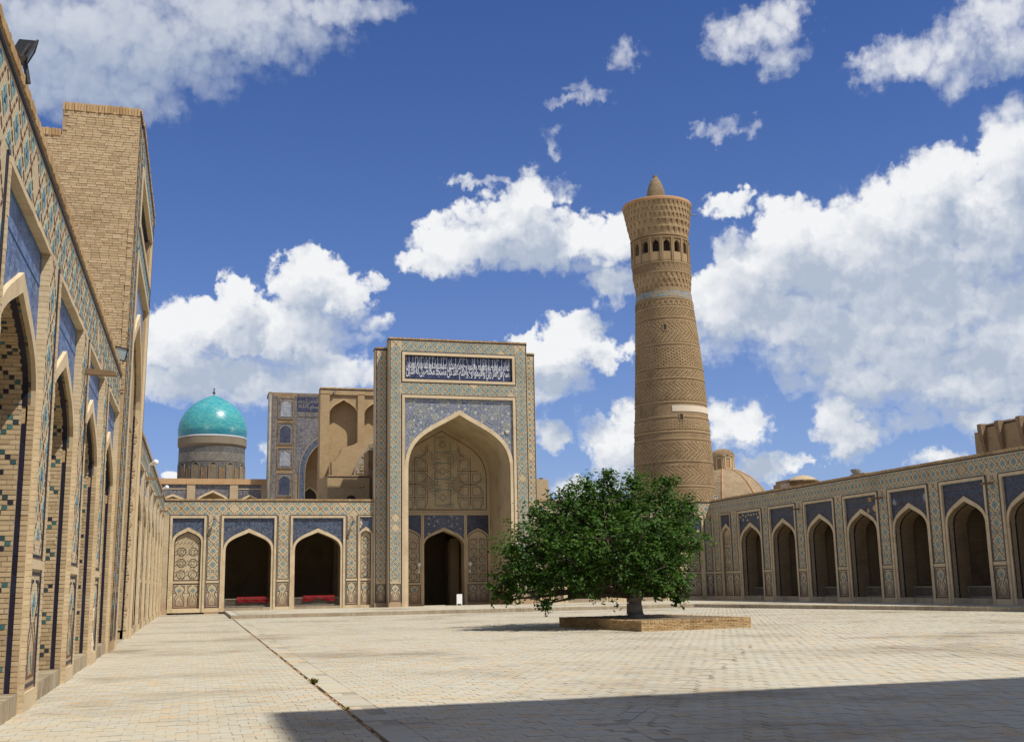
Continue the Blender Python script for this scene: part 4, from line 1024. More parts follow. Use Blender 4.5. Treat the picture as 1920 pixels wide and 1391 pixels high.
mb = MB(); mb.box(FP, 21.95, 22.25, 12.85, 13.0, -.12, -.02); mb.box(FP, 22.0, 22.2, 12.75, 12.85, -.12, -.04); mb.build('floodlight_bracket', 'plaster', pt)
# back wall of the niche
FN = F((0, YP + 6.44, 0), (1, 0, 0), (0, -1, 0))
mb = MB(); dc = arch(18.57, 1.60, 4.66, 5.86)
open_wall(mb, FN, 14.3, 22.6, 0, 14.3, dc, 0); reveal(mb, FN, dc, .0, 0, -.9); mb.build('niche_wall', 'brick_field', pt)
mb = MB()
for (a, b) in ((14.57, 16.85), (16.85, 20.30), (20.30, 22.29)): mb.box(FN, a + .01, a + .12, .1, 7.08, 0, .06, 0, R.random()); mb.box(FN, b - .10, b - .005, .1, 7.08, 0, .06, 0, R.random())
mb.box(FN, 14.57, 22.29, 7.081, 7.25, 0, .08, 0, .4); mb.build('niche_moulding', 'moulding', pt)
do = arch(18.57, 1.60, 4.66, 5.86); dq = arch(18.57, 1.74, 4.66, 6.12); mb = MB()
A = [(dq[0][0], .1)] + dq + [(dq[-1][0], .1)]; B = [(do[0][0], .1)] + do + [(do[-1][0], .1)]; mb.band(FN, A, B, -.05, .07, 0); mb.build('door_moulding', 'moulding', pt)
mb = MB(); open_wall(mb, FN, 16.98, 20.19, 4.66, 7.07, arch(18.57, 1.6, 4.66, 6.10), .02); mb.build('spandrel', 'girih_small', pt)
for (a, b) in ((14.70, 16.73), (20.42, 22.19)):
    c = (a + b) / 2; h = (b - a) / 2 - .03; bo = arch(c, h, 5.25, 6.05); bi = arch(c, h - .08, 5.25, 5.92)
    mb = MB(); open_wall(mb, FN, a, b, 5.25, 7.07, bo, .018); mb.build('spandrel', 'faience_dark', pt)
    mb = MB(); A = [(bo[0][0], 1.9)] + bo + [(bo[-1][0], 1.9)]; B = [(bi[0][0], 1.9)] + bi + [(bi[-1][0], 1.9)]; mb.band(FN, A, B, 0, .045, 0); mb.build('arch_moulding', 'moulding', pt)
    blind_fill(pt, FN, bi, 1.9, .004); plinth_panel(pt, FN, a + .02, b - .02, .35, 1.72, .003)
    mb = MB(); mb.box(FN, a + .02, b - .02, 1.74, 1.88, 0, .05, 0, .3, False); mb.build('belt', 'moulding', pt)
# strapwork of the big niche panel
mb = MB(); c0 = 18.5; TL = 'teal'
def sy(*pts, w=.075, m=0, close=False):
    for s in (-1, 1): mb.poly(FN, [(c0 + s * x, z) for x, z in pts], w, .014, m, close)
inner = arch(18.43, 3.62, 9.9, 13.75, 14)
bb = [(inner[0][0], 7.5)] + inner + [(inner[-1][0], 7.5)]
mb.poly(FN, bb, .06, .014, 1); mb.line(FN, (14.9, 7.5), (22.0, 7.5), .06, .014, 1)
def inside(x, z):
    x = abs(x - 18.43); 
    if x > 3.5 or z < 7.55: return False
    if z < 9.9: return True
    return z < 13.6 - (x / 3.6) ** 1.35 * 3.6
def seg(a, b, w=.07, m=0):
    w *= .62
    k = max(1, int(math.hypot(b[0] - a[0], b[1] - a[1]) / .35))
    for i in range(k):
        p = (a[0] + (b[0] - a[0]) * i / k, a[1] + (b[1] - a[1]) * i / k); q = (a[0] + (b[0] - a[0]) * (i + 1) / k, a[1] + (b[1] - a[1]) * (i + 1) / k)
        if inside(*p) and inside(*q): mb.line(FN, p, q, w, .012 + R.uniform(0, .0015), m)
for cx in (-1, 0, 1):
    for rz, z in enumerate((8.45, 10.55, 12.65)):
        x = c0 + cx * 2.25; r = 1.02
        for s in (1, -1):
            if cx == 0:
                for q in (.28, .62): 
                    sq = [(x - q, z), (x, z - q), (x + q, z), (x, z + q)] if q < .5 else [(x - q, z - q), (x + q, z - q), (x + q, z + q), (x - q, z + q)]
                    for i in range(4): seg(sq[i], sq[(i + 1) % 4], .08, 0)
                if s == 1:
                    for o in (0, .22, .44): seg((x - .95 + o * .2, z + .95 - o), (x - .15, z + .95 - o), .06, 0); seg((x + .95 - .0, z - .95 + o), (x + .15, z - .95 + o), .06, 0); seg((x + .45 + o, z + .55), (x + .45 + o, z + 1.05), .06, 0); seg((x - .45 - o, z - .55), (x - .45 - o, z - 1.05), .06, 0)
            else:
                for a_ in (-1, 1):
                    for b_ in (-1, 1):
                        ox, oz = x + a_ * .52, z + b_ * .52
                        sq = [(ox - .34, oz - .34), (ox + .34, oz - .34), (ox + .34, oz + .34), (ox - .34, oz + .34)]
                        for i in range(4): seg(sq[i], sq[(i + 1) % 4], .07, 0)
                seg((x - r, z), (x + r, z), .085, 1); seg((x, z - r), (x, z + r), .085, 1)
                oc = [(x - r, z - .5), (x - .5, z - r), (x + .5, z - r), (x + r, z - .5), (x + r, z + .5), (x + .5, z + r), (x - .5, z + r), (x - r, z + .5)]
                for i in range(8): seg(oc[i], oc[(i + 1) % 8], .06, 1)
for s in (-1, 1):
    for o in (-.5, -.25, 0., .25, .5):
        seg((c0 + s * .35, 9.5 - .7 + o), (c0 + s * 1.7, 9.5 + .65 + o), .045, 1); seg((c0 + s * .35, 9.5 + .7 + o), (c0 + s * 1.7, 9.5 - .65 + o), .045, 1)
        seg((c0 + s * .35, 11.6 - .7 + o), (c0 + s * 1.7, 11.6 + .65 + o), .045, 1)
mb.build('strapwork', ['teal_line', 'terracotta'], pt, 'stuff')
# vestibule behind the door
FV = F((0, YP + 6.44 + .9, 0), (1, 0, 0), (0, -1, 0)); mb = MB()
mb.box(FV, 15.4, 16.6, 0, 6.6, -8, 0); mb.box(FV, 20.6, 21.9, 0, 6.6, -8, 0); mb.box(FV, 15.4, 21.9, 6.6, 7.2, -8, 0); mb.box(FV, 15.4, 21.9, 0, 7.2, -8.5, -8.0); mb.box(FV, 19.75, 20.598, 0, 5.2, -4.2, -3.0)
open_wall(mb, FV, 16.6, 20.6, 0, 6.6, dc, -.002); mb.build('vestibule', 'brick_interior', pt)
mb = MB(); mb.box(FV, 19.72, 20.45, .05, 5.4, -2.2, -2.1); mb.build('vestibule_pier', 'brick_interior', pt)

# the portal of the long wall at the side
FT = F((XL + .06, 0, 0), (0, 1, 0), (1, 0, 0), Vector((.010, 0, 1)))
tw = thing('brick_sided_portal', (XL, 39, 0), 'tall portal with a bare brick side and stepped top, rising from the long tiled wall', 'portal')
faience('faience_lead', (.05, .08, .19), (.10, .15, .32), (.30, .36, .46), (.36, .40, .46), 3.2, .6)
pishtaq(tw, FT, 39.1, 4.6, 5.5, 15.92, 3.3, 7.8, 10.6, 3.9, 12.1, (12.85, 14.85), 0., 5.2, 'faience_lead', .75, wing_d=-.03, reveal_mat='jamb_mosaic', wing_drop=.0, thick=2.1)
BX = 39.1 - 5.5
# bare brick side towards the viewer: courses of single bricks, with a ragged outer rib
FS = F((0, BX - .004, 0), (1, 0, 0), (0, -1, 0))
sd = MB(); sd.box(FS, -7.4, XL - .10, 7.2, 15.03, -8, 0); sd.box(FS, -4.33, XL - .10, 15.03, 15.91, -2.5, 0)
sdo = sd.build('side_wall', 'mortar_light', tw)
rest = MB(); z = 7.4; r = 0; cand = []
while z < 15.83:
    u = -7.35 + (.13 if r % 2 else 0) + R.uniform(-.03, .03); hgt = .078
    umax = XL + .02 + .010 * z - (.15 if z < 12.2 else .0)
    while u < umax - .03:
        L = R.uniform(.22, .29); b = min(u + L, umax)
        if not (z > 14.99 and u < -4.33) and b - u > .04:
            cand.append((u + .006, b - .006, z + .006 + R.uniform(-.003, .003), z + hgt - .006, R.uniform(.012, .026)))
        u += L
    z += hgt; r += 1
def sees(c): 
    d = Vector((c[0], BX, c[2] - 1.65)); return d.dot(_r) / d.dot(_f) > -.44
cand.sort(key=lambda c: (not sees(c), -c[2]))
for c in cand:
    unit(rest, sdo, FS, c[0], c[1], c[2], c[3], -.03, c[4], 'brick_unit', 'tower', 300)
rest.build('brick_field', 'brick_unit', sdo, 'stuff')
mb = MB(); u = -4.34
while u < XL + .14:
    mb.box(FS, u, u + .075, 15.84, 16.09 + R.uniform(-.01, .01), -2.3, .04 + R.uniform(-.02, .02), 0, R.random()); u += .085
u = -7.4
while u < -4.36:
    mb.box(FS, u, u + .075, 15.01, 15.23 + R.uniform(-.01, .01), -2.3, .04 + R.uniform(-.02, .02), 0, R.random()); u += .085
mb.build('coping', 'brick_worn', tw)
mb = MB(); z = 7.3
while z < 12.3:
    e = XL + .02 + .010 * z; mb.box(FS, e - .15, e - .02 + R.uniform(-.02, .02), z + .005, z + .073, -.1, .03 + R.uniform(-.01, .015), 0, R.random()); z += .078
mb.build('edge_rib', 'brick_unit', tw, 'stuff')
# far jamb of that niche, brick by brick with glazed squares
cv = arch(39.1, 3.3, 7.9, 10.75, 14); mb = MB(); q = MB(); z = .3; r = 0
Fj = F((XL + .06, 39.1 + 3.3 - .012, 0), (1, 0, 0), (0, -1, 0), Vector((.010, 0, 1)))
while z < 7.85:
    tri = abs((r % 16) - 8) / 8.; u = -1.6
    s = sorted([-.45 - .7 * tri, -1.15 + .7 * tri * .6])
    while u < -.28:
        L = .2; c = next((c for c in s if u - .03 < c < u + L), None)
        if c is not None: q.box(Fj, u + .004, u + .076, z + .004, z + .072, -.02, .016, 0, R.random(), False); u += .08; continue
        mb.box(Fj, u + .004, u + L - .004, z + .004, z + .072, -.02, .012, 0, R.random(), False); u += L
    q.box(Fj, -.26, -.20, z + .004, z + .075, -.02, .02, 1, R.random(), False)
    z += .077; r += 1
mb.build('jamb_bricks', 'brick_unit', tw, 'stuff'); q.build('jamb_tiles', ['tile_mosaic', 'tile_dark'], tw, 'stuff')
mb = MB(); mb.box(FT, 35.7, 42.5, 0, 14, -5.3, -5.0); mb.build('niche_wall', 'brick_interior', tw)

# the great portal beside the viewer, known in the picture by its shadow on the paving
qp = thing('shadow_casting_portal', (18.5, 4.3, 0), 'plain brick portal beside the courtyard whose straight-edged shadow lies across the paving', 'portal')
FQ = F((0, 4.25, 0), (-1, 0, 0), (0, 1, 0)); mb = MB(); cq = arch(-18.1, 4.15, 12.5, 18.0, 10)
mb.box(FQ, -24.6, -22.4, -.3, 26, -4, 0); mb.box(FQ, -13.8, -11.4, -.3, 26, -4, 0); mb.box(FQ, -22.4, -13.8, 18.4, 26, -4, 0); mb.box(FQ, -22.4, -13.8, -.3, 18.4, -8, -7)
open_wall(mb, FQ, -22.4, -13.8, -.3, 18.4, cq, -.05); reveal(mb, FQ, cq, -.3, -.05, -7); mb.build('body', 'brick_pale', qp)

# ================================================================ minaret
MC = Vector((44.95, 101, 0))
mi = thing('minaret', MC, 'tall tapering brick minaret with a flaring arcaded lantern and a pointed cap', 'minaret')
def mr(z):
    T = [(0, 4.55), (9.58, 4.25), (14, 4.12), (22.1, 3.64), (27.6, 3.23), (29.8, 3.03), (31, 2.96)]
    for a, b in zip(T[:-1], T[1:]):
        if z <= b[0]: return a[1] + (b[1] - a[1]) * (z - a[0]) / (b[0] - a[0])
    return T[-1][1]
def mcx(z): return Vector((MC.x - max(0, z - 22) * .035, MC.y, 0))
mb = MB(); m_ = MB()
prev = 0
pr = [0, 5, 9.6, 14, 18, 22.1, 25, 27.6, 29.2, 30.4]
for a, b in zip(pr[:-1], pr[1:]):
    ca, cb = mcx(a), mcx(b); k = 64; i0 = len(mb.v)
    ring_ = []
    for c, z in ((ca, a), (cb, b)):
        for i in range(k):
            t = 2 * math.pi * i / k; mb.v.append(c + Vector((mr(z) * math.sin(t), -mr(z) * math.cos(t), z)))
    for i in range(k): mb.f.append((i0 + i, i0 + (i + 1) % k, i0 + k + (i + 1) % k, i0 + k + i)); mb.m.append(0); mb.t.append(0.)
def FC(z, a, r=None, c=None):
    """tangent axes on the shaft at height z and angle a (0 = towards the court)"""
    r = mr(z) if r is None else r; c = mcx(z) if c is None else c
    nrm = Vector((math.sin(a), -math.cos(a), 0)); return F(c + nrm * r + Vector((0, 0, z)), (math.cos(a), math.sin(a), 0), nrm)
def cyl_mat(name, c1, c2, mo, cx, cy, rr, bw, bh, mw, bmp):
    m, n, b = new_mat(name, .92, .15); ge = n.n.new('ShaderNodeNewGeometry'); pos = ge.outputs['Position']
    p = n.sep(n.vec('SUBTRACT', pos, (cx, cy, 0))); ang = n.math('MULTIPLY', n.math('ARCTAN2', p[0], n.math('MULTIPLY', p[1], -1.)), rr)
    br = n.n.new('ShaderNodeTexBrick'); n.put(br.inputs['Vector'], n.comb(ang, p[2], 0.)); br.inputs['Scale'].default_value = 1
    br.inputs['Brick Width'].default_value = bw; br.inputs['Row Height'].default_value = bh; br.inputs['Mortar Size'].default_value = mw
    br.inputs['Color1'].default_value = c4(c1); br.inputs['Color2'].default_value = c4(c2); br.inputs['Mortar'].default_value = c4(mo)
    col = vary(n, br.outputs['Color'], pos, .35, .35)
    rows = n.noise(n.vec('MULTIPLY', pos, (.05, .05, 2.2)), 1., 4, .7)['Fac']
    col = n.mix(n.math('MULTIPLY', n.ramp(rows, .4, .7), .45), col, n.mix(1., col, (.74, .70, .64, 1), 'MULTIPLY'))
    stk = n.noise(n.vec('MULTIPLY', pos, (1.3, 1.3, .09)), 1., 5, .65)['Fac']
    col = n.mix(n.ramp(stk, .50, .68, 0., .42), col, n.mix(1., col, (.60, .57, .52, 1), 'MULTIPLY'))
    pal = n.noise(n.vec('MULTIPLY', pos, (.3, .3, .8)), 1., 4, .6)['Fac']
    col = n.mix(n.ramp(pal, .55, .66, 0., .35), col, n.mix(1., col, (1.3, 1.28, 1.22, 1), 'MULTIPLY'))
    n.put(b.inputs['Base Color'], col); bump(n, b, n.math('MULTIPLY', br.outputs['Fac'], -1.), bmp)
cyl_mat('shaft_plain', (.37, .265, .148), (.315, .22, .122), (.23, .163, .096), MC.x, MC.y, 3.7, .32, .11, .016, .03)
cyl_mat('drum_tile', (.125, .135, .145), (.085, .095, .115), (.19, .175, .145), 1.3, 142, 4., .30, .30, .03, .01)
mb.build('shaft', 'shaft_plain', mi, smooth=True)
def relief(z0, z1, w, h, gap, kind, name='relief_band'):
    mb = MB(); r = 0; z = z0
    while z + h < z1:
        rad = mr(z); k = int(2 * math.pi * rad / (w + gap)); 
        for i in range(k):
            if kind == 'stagger': a = 2 * math.pi * (i + .5 * (r % 2)) / k; sl = 0
            elif kind == 'diag': a = 2 * math.pi * (i + .34 * (r if (r // 6) % 2 == 0 else 12 - r)) / k; sl = 0
            else: a = 2 * math.pi * (i + .5 * (r % 2)) / k; sl = 1
            Fq = FC(z, a); jd = .034 + R.uniform(-.01, .014)
            if sl:
                s = 1 if r % 2 else -1
                mb.line(Fq, (-w * .5, h * .5 - s * h * .42), (w * .5, h * .5 + s * h * .42), h * .42, jd, 0, -.05)
            else: mb.box(Fq, -w / 2, w / 2, h * .1, h * .9, -.06, jd, 0, R.random(), False)
        z += h; r += 1
    mb.build(name, 'shaft_unit', mi, 'stuff')
def ringband(z0, z1, out, mat='shaft_unit', name='string_course', k=64, rr=None):
    r0 = mr(z0) if rr is None else rr
    mb = MB(); c = mcx((z0 + z1) / 2); mb.lathe(c, [(r0 - .02, z0), (r0 + out, z0 + .02), (r0 + out, z1 - .02), (r0 - .02, z1)], k, 0, t=R.random()); mb.build(name, mat, mi)
relief(8.3, 10.4, .30, .12, .16, 'diag'); relief(10.75, 12.7, .40, .13, .13, 'diag'); relief(13.0, 14.9, .40, .14, .12, 'diag')
relief(16.0, 16.9, .5, .15, .05, 'stagger'); relief(18.9, 20.9, .32, .13, .16, 'diag'); relief(21.1, 22.0, .40, .14, .14, 'diag')
relief(22.3, 24.3, .42, .16, .15, 'stagger'); relief(24.7, 27.1, .36, .16, .12, 'diag'); relief(27.3, 28.15, .3, .12, .12, 'diag')
for z in (10.45, 12.85, 15.0, 15.7, 17.15, 18.6, 21.0, 22.1, 24.45, 27.15, 28.2, 29.15): ringband(z, z + .16, .05)
# ring of small interlaced circles
mb = MB(); k = 34
for i in range(k):
    Fq = FC(28.75, 2 * math.pi * i / k); pts = [(.24 * math.cos(j * math.pi / 4), .30 * math.sin(j * math.pi / 4)) for j in range(8)]; mb.poly(Fq, pts, .08, .07, 0, True); mb.line(Fq, (.24, -.3), (.36, .3), .07, .065)
mb.build('interlace_band', 'shaft_unit', mi, 'stuff')
mb = MB(); mb.lathe(mcx(29.7), [(mr(29.3) + .03, 29.34), (mr(29.9) + .04, 29.98)], 64)
def glaze_mat():
    m, n, b = new_mat('minaret_glaze', .45, .4); ge = n.n.new('ShaderNodeNewGeometry'); pos = ge.outputs['Position']
    s = n.noise(pos, 1.6, 5, .7)['Fac']; col = n.mix(n.ramp(s, .42, .6), (.30, .21, .12, 1), (.21, .26, .235, 1)); n.put(b.inputs['Base Color'], n.mix(n.ramp(n.noise(pos, 5., 3)['Fac'], .55, .6), col, (.09, .16, .22, 1)))
glaze_mat(); mb.build('glazed_band', 'minaret_glaze', mi, smooth=True)
def muqarnas(z0, z1, tiers, r0, r1, k):
    """tiers of little corbelled niches stepping outwards"""
    for t in range(tiers):
        za = z0 + (z1 - z0) * t / tiers; zb = z0 + (z1 - z0) * (t + 1) / tiers; ra = r0 + (r1 - r0) * t / tiers; rb = r0 + (r1 - r0) * (t + 1) / tiers
        mb = MB(); c = mcx(za); w = 2 * math.pi * rb / k; h = zb - za
        mb.lathe(c, [(ra, za), (ra + (rb - ra) * .1, zb - h * .14), (rb + .02, zb - h * .12), (rb + .02, zb)], 64, 0)
        for i in range(k):
            a = 2 * math.pi * (i + .5 * (t % 2)) / k; Fq = FC(za, a, ra, c); d = rb - ra + .035
            vs = [Fq(-w * .20, 0, 0), Fq(w * .20, 0, 0), Fq(w * .34, h * .88, d), Fq(-w * .34, h * .88, d), Fq(-w * .20, h * .35, .06), Fq(w * .20, h * .35, .06), Fq(-w * .34, h * .88, -.1), Fq(w * .34, h * .88, -.1), Fq(-w * .2, 0, -.1), Fq(w * .2, 0, -.1)]
            mb.mesh(vs, [(0, 1, 5, 4), (4, 5, 2, 3), (0, 4, 3, 6, 8), (1, 9, 7, 2, 5), (3, 2, 7, 6)], 0, R.random())
        mb.build('muqarnas_tier', 'shaft_unit', mi, 'stuff')
muqarnas(30.15, 31.85, 3, 2.95, 3.16, 34)
ringband(31.86, 32.0, .06, rr=3.18); 
mb = MB(); mb.lathe(mcx(32), [(3.16, 31.9), (3.17, 33.0)], 64); mb.build('lantern_base', 'shaft_plain', mi, smooth=True)
mb = MB(); k = 40
for i in range(k):
    Fq = FC(32.12, 2 * math.pi * i / k, 3.17); mb.poly(Fq, [(-.25, .0), (0, .3), (.25, .6), (0, .6), (.25, .3), (0, 0)], .06, .04)
mb.build('lattice_band', 'shaft_unit', mi, 'stuff'); ringband(32.82, 32.96, .06, rr=3.17)
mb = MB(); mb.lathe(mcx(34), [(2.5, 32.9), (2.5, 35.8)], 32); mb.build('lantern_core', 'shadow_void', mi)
NW = 16; wd = 2 * math.pi * 3.14 / NW
for i in range(NW):
    Fq = FC(0, 2 * math.pi * (i + .55) / NW, 3.10, mcx(34)); mb = MB(); cw = arch(0, .36, 34.75, 35.22, 5)
    open_wall(mb, Fq, -wd / 2, wd / 2, 33.98, 35.78, cw, 0); reveal(mb, Fq, cw, 33.98, 0, -.45); mb.box(Fq, -wd / 2, wd / 2, 32.95, 33.98, -.45, 0, 0)
    w = mb.build('window', 'shaft_plain', mi)
    mb = MB(); mb.box(Fq, -.42, .42, 33.1, 33.92, 0, .012, 0, R.random()); mb.build('sill_panel', 'shaft_unit', w)
    mb = MB()
    for s in (-1, 1): mb.box(Fq, s * .53 - .045, s * .53 + .045, 33.02, 35.42, 0, .10, 0, R.random())
    mb.box(Fq, -.575, .575, 35.42, 35.52, 0, .10, 0, R.random()); mb.build('frame', 'shaft_unit', w)
    mb = MB()
    for s in (-1, 1): mb.tube(Fq(s * .615, 33.0, .03), Fq(s * .615, 35.6, .03), .035, .035, 6, 0, R.random())
    mb.build('colonnette', 'shaft_unit', w)
ringband(35.7, 35.85, .10, rr=3.12)
muqarnas(35.86, 37.4, 2, 3.13, 3.46, 30); muqarnas(37.4, 39.2, 3, 3.44, 3.77, 44)
mb = MB(); mb.lathe(mcx(39.4), [(3.75, 39.18), (3.84, 39.24), (3.84, 39.46), (3.80, 39.55), (3.5, 39.58), (.2, 39.7)], 64); mb.build('rim', 'brick_red', mi)
mb = MB(); c = mcx(40.5); mb.lathe(c, [(1.16, 39.6), (1.10, 40.3), (.98, 41.1), (.74, 41.9), (.50, 42.4), (.30, 42.62), (.27, 42.9), (.05, 42.92)], 28)
brick_mat('cap_brick', (.36, .275, .165), (.29, .215, .125), (.20, .155, .10), bw=.24, bh=.14, mw=.03, bmp=.05, stain=.3)
mb.build('cap', 'cap_brick', mi)
mb = MB(); mb.lathe(mcx(18), [(mr(17.7) + .035, 17.72), (mr(18.3) + .045, 18.33)], 26, 0, math.radians(-22), math.radians(88)); mb.build('repaired_band', 'plaster', mi, smooth=True)
for z, a in ((16.9, -.15), (25.9, -.45)):
    Fq = FC(z, a); mb = MB(); mb.box(Fq, -.16, .16, 0, .55, -.2, .055); w = mb.build('slit_window', 'shadow_void', mi)
    mb = MB(); ring(mb, Fq, -.24, .24, -.08, .63, .08, .075, 0, 0); mb.build('frame', 'shaft_unit', w)
mb = MB(); c = mcx(38.4); mb.tube(c + Vector((3.4, -1.2, 38.6)), c + Vector((4.2, -1.25, 38.55)), .05, .05); mb.build('rod', 'black_metal', mi)

# ================================================================ turquoise dome and the madrasa across the square
DC = Vector((1.3, 142, 0))
dm = thing('turquoise_dome', DC, 'turquoise tiled dome on a tall patterned drum with a dark finial', 'dome')
mb = MB(); mb.lathe(DC, [(4.10, 20.12), (4.17, 20.6), (4.18, 21.0), (4.08, 21.75), (3.82, 22.5), (3.42, 23.2), (2.92, 23.8), (2.35, 24.3), (1.74, 24.72), (1.1, 25.08), (.5, 25.36), (.05, 25.52)], 72); mb.build('dome_shell', 'dome_tile', dm, smooth=True)
mb = MB(); mb.lathe(DC, [(3.97, 11), (3.97, 18.9)], 64); mb.build('drum', 'drum_tile', dm, smooth=True)
mb = MB(); mb.lathe(DC, [(3.97, 18.75), (4.10, 18.95), (4.14, 19.05), (4.14, 19.85), (4.09, 19.92)], 64); mb.build('drum_cornice', 'drum_frame', dm)
mb = MB(); mb.lathe(DC, [(4.09, 19.92), (4.16, 19.94), (4.16, 20.06), (4.09, 20.10)], 64); mb.build('white_band', 'letter_white', dm); 
mb = MB(); mb.lathe(DC, [(4.0, 16.9), (4.0, 18.05)], 64); mb.build('script_band', 'faience_grey', dm, smooth=True)
def FD(a, z=0): 
    nrm = Vector((math.sin(a), -math.cos(a), 0)); return F(DC + nrm * 3.985 + Vector((0, 0, z)), (math.cos(a), math.sin(a), 0), nrm)
for i in range(24):
    a = (i + .12) * 2 * math.pi / 24; Fq = FD(a); big = i % 2 == 0; mb = MB(); h = .44 if big else .26; cw = arch(0, h, 16.25 if big else 15.9, 16.75 if big else 16.25, 5)
    mb.face([Fq(u, z, .01) for u, z in [(h, 13.5)] + cw[::-1] + [(-h, 13.5)]][::-1], 0); w = mb.build('window', ('tile_pale_lattice' if big else 'shadow_void') if 'tile_pale_lattice' in MATS else 'shadow_void', dm)
    mb = MB(); A = [(-h - .08, 13.5)] + [(u * (1 + .08 / h), z + .06) for u, z in cw] + [(h + .08, 13.5)]; B = [(-h, 13.5)] + cw + [(h, 13.5)]
    mb.band(Fq, A, B, 0, .06); mb.build('frame', 'drum_frame' if 'drum_frame' in MATS else 'kerb_unit', w)
    mb = MB(); mt = 'rosette_pale' if i in (0, 1) else 'brick_old'
    q = -8
    for j in range(-9, 26):
        for s in (-1, 1):
            L = clip((-h, 13.4 + j * .17), (h, 13.4 + j * .17 + s * 2 * h), -h + .02, h - .02, 13.5, cw[0][1] + .2)
            if L: mb.line(Fq, L[0], L[1], .035, .035, 0, .012)
    mb.build('lattice', 'kerb_unit' if big else 'brick_worn', w, 'stuff')
mb = MB(); mb.tube(DC + Vector((0, 0, 25.4)), DC + Vector((0, 0, 26.3)), .05, .03); mb.ball(DC + Vector((0, 0, 25.82)), .19, 12); mb.ball(DC + Vector((0, 0, 26.1)), .09, 10); mb.lathe(DC, [(.02, 26.2), (.12, 26.32), (.02, 26.42)], 10); mb.build('finial', 'finial_teal' if 'finial_teal' in MATS else 'black_metal', dm)

mg = thing('madrasa_gallery', (1, 130, 0), 'low sunlit gallery top with blue arched panels below the turquoise dome', 'building')
FM = F((0, 130, 0), (1, 0, 0), (0, -1, 0))
mb = MB(); mb.box(FM, -30, 7.42, 13.32, 13.95, -6, .06); mb.build('parapet', 'brick_warm' if 'brick_warm' in MATS else 'brick_tan', mg)
ed = [-30, -4.22 - 4.65, -4.22 - 4.65 + 3.76, -5.05, -1.40, -.50, 3.27, 4.18, 6.79, 7.42]
mb = MB()
for a, b in ((-30, -4.9), (-1.40, -.50), (3.27, 4.18), (6.79, 7.42)): mb.box(FM, a, b, 0, 13.318, -6, 0)
mb.build('pier', 'brick_pale', mg)
for a, b, c, za_, hw in ((-4.9, -1.40, -2.9, 12.16, 1.55), (-.50, 3.27, 1.42, 12.6, 1.75), (4.18, 6.79, 5.5, 12.15, 1.1)):
    cv = arch(c, hw, 10.9, za_ - .18); co = arch(c, hw + .22, 10.9, za_ + .06)
    mb = MB(); open_wall(mb, FM, a, b, 0, 13.318, co, -.18); p_ = mb.build('spandrel', 'faience_madrasa', mg)
    mb = MB(); mb.band(FM, co, cv, -.3, -.05); mb.build('arch_moulding', 'moulding', mg)
    mb = MB(); reveal(mb, FM, cv, 0, -.18, -2.2); mb.box(FM, a, b, 0, 13.3, -2.4, -2.2); mb.build('recess', 'brick_pale', mg)
    if b - a < 3.7:
        mb = MB(); mb.box(FM, a + .02, b - .02, 12.78, 12.86, -.18, -.12); mb.build('string_course', 'moulding', mg)
mq = thing('madrasa_portal', (14, 128, 0), 'dark patterned tile portal front with stacked arched panels, partly hidden by the brick block', 'portal')
FO = F((0, 128, 0), (1, 0, 0), (0, -1, 0))
mb = MB(); mb.box(FO, 7.62, 10.95, 0, 23.7, -3, 0); mb.box(FO, 10.95, 20.3, 20.9, 23.7, -3, 0); mb.box(FO, 20.3, 23.8, 0, 23.7, -3, 0); mb.build('front_wall', 'brick_old', mq)
mb = MB(); mb.tube(FO(7.42, 0, -.2), FO(7.42, 23.55, -.2), .24, .24, 14); mb.build('corner_column', 'faience_grey', mq, smooth=True)
mb = MB(); mb.box(FO, 7.2, 7.6, 23.4, 23.75, -3, 0.0); mb.build('corner_cap', 'brick_old', mq)
co = arch(15.6, 4.75, 14.4, 20.3, 12); ci = arch(15.6, 4.2, 14.4, 19.6, 12)
mb = MB(); open_wall(mb, FO, 10.45, 20.75, 14.4, 20.85, co, .03); mb.build('spandrel', 'faience_madrasa', mq)
mb = MB(); A = [(co[0][0], 8)] + co + [(co[-1][0], 8)]; B = [(ci[0][0], 8)] + ci + [(ci[-1][0], 8)]; mb.band(FO, A, B, -.2, .10); mb.build('arch_moulding', 'faience_navy', mq)
A2 = [(u - .1 if u < 15.6 else u + .1 if u > 15.6 else u, z + .1) for u, z in A]; mb = MB(); mb.band(FO, A2, A, 0, .14); B2 = [(u + .08 if u < 15.6 else u - .08 if u > 15.6 else u, z - .08) for u, z in B]; mb.band(FO, B, B2, -.2, .14); mb.build('arch_edging', 'drum_frame', mq)
mb = MB(); reveal(mb, FO, ci, 6, -.1, -5); mb.box(FO, 10, 21, 6, 21, -5.4, -5); mb.build('niche', 'brick_tan', mq)
FO5 = F((0, 133.0, 0), (1, 0, 0), (0, -1, 0)); cw = arch(12.5, .8, 12.1, 13.2, 6); mb = MB(); mb.face([FO5(u, z, .02) for u, z in [(11.7, 8)] + cw + [(13.3, 8)]][::-1]); mb.build('doorway', 'shadow_void', mq)
mb = MB(); mb.band(FO5, [(u + (u - 12.5) * .2, z + .2) for u, z in cw], cw, 0, .08); mb.build('door_moulding', 'moulding', mq)
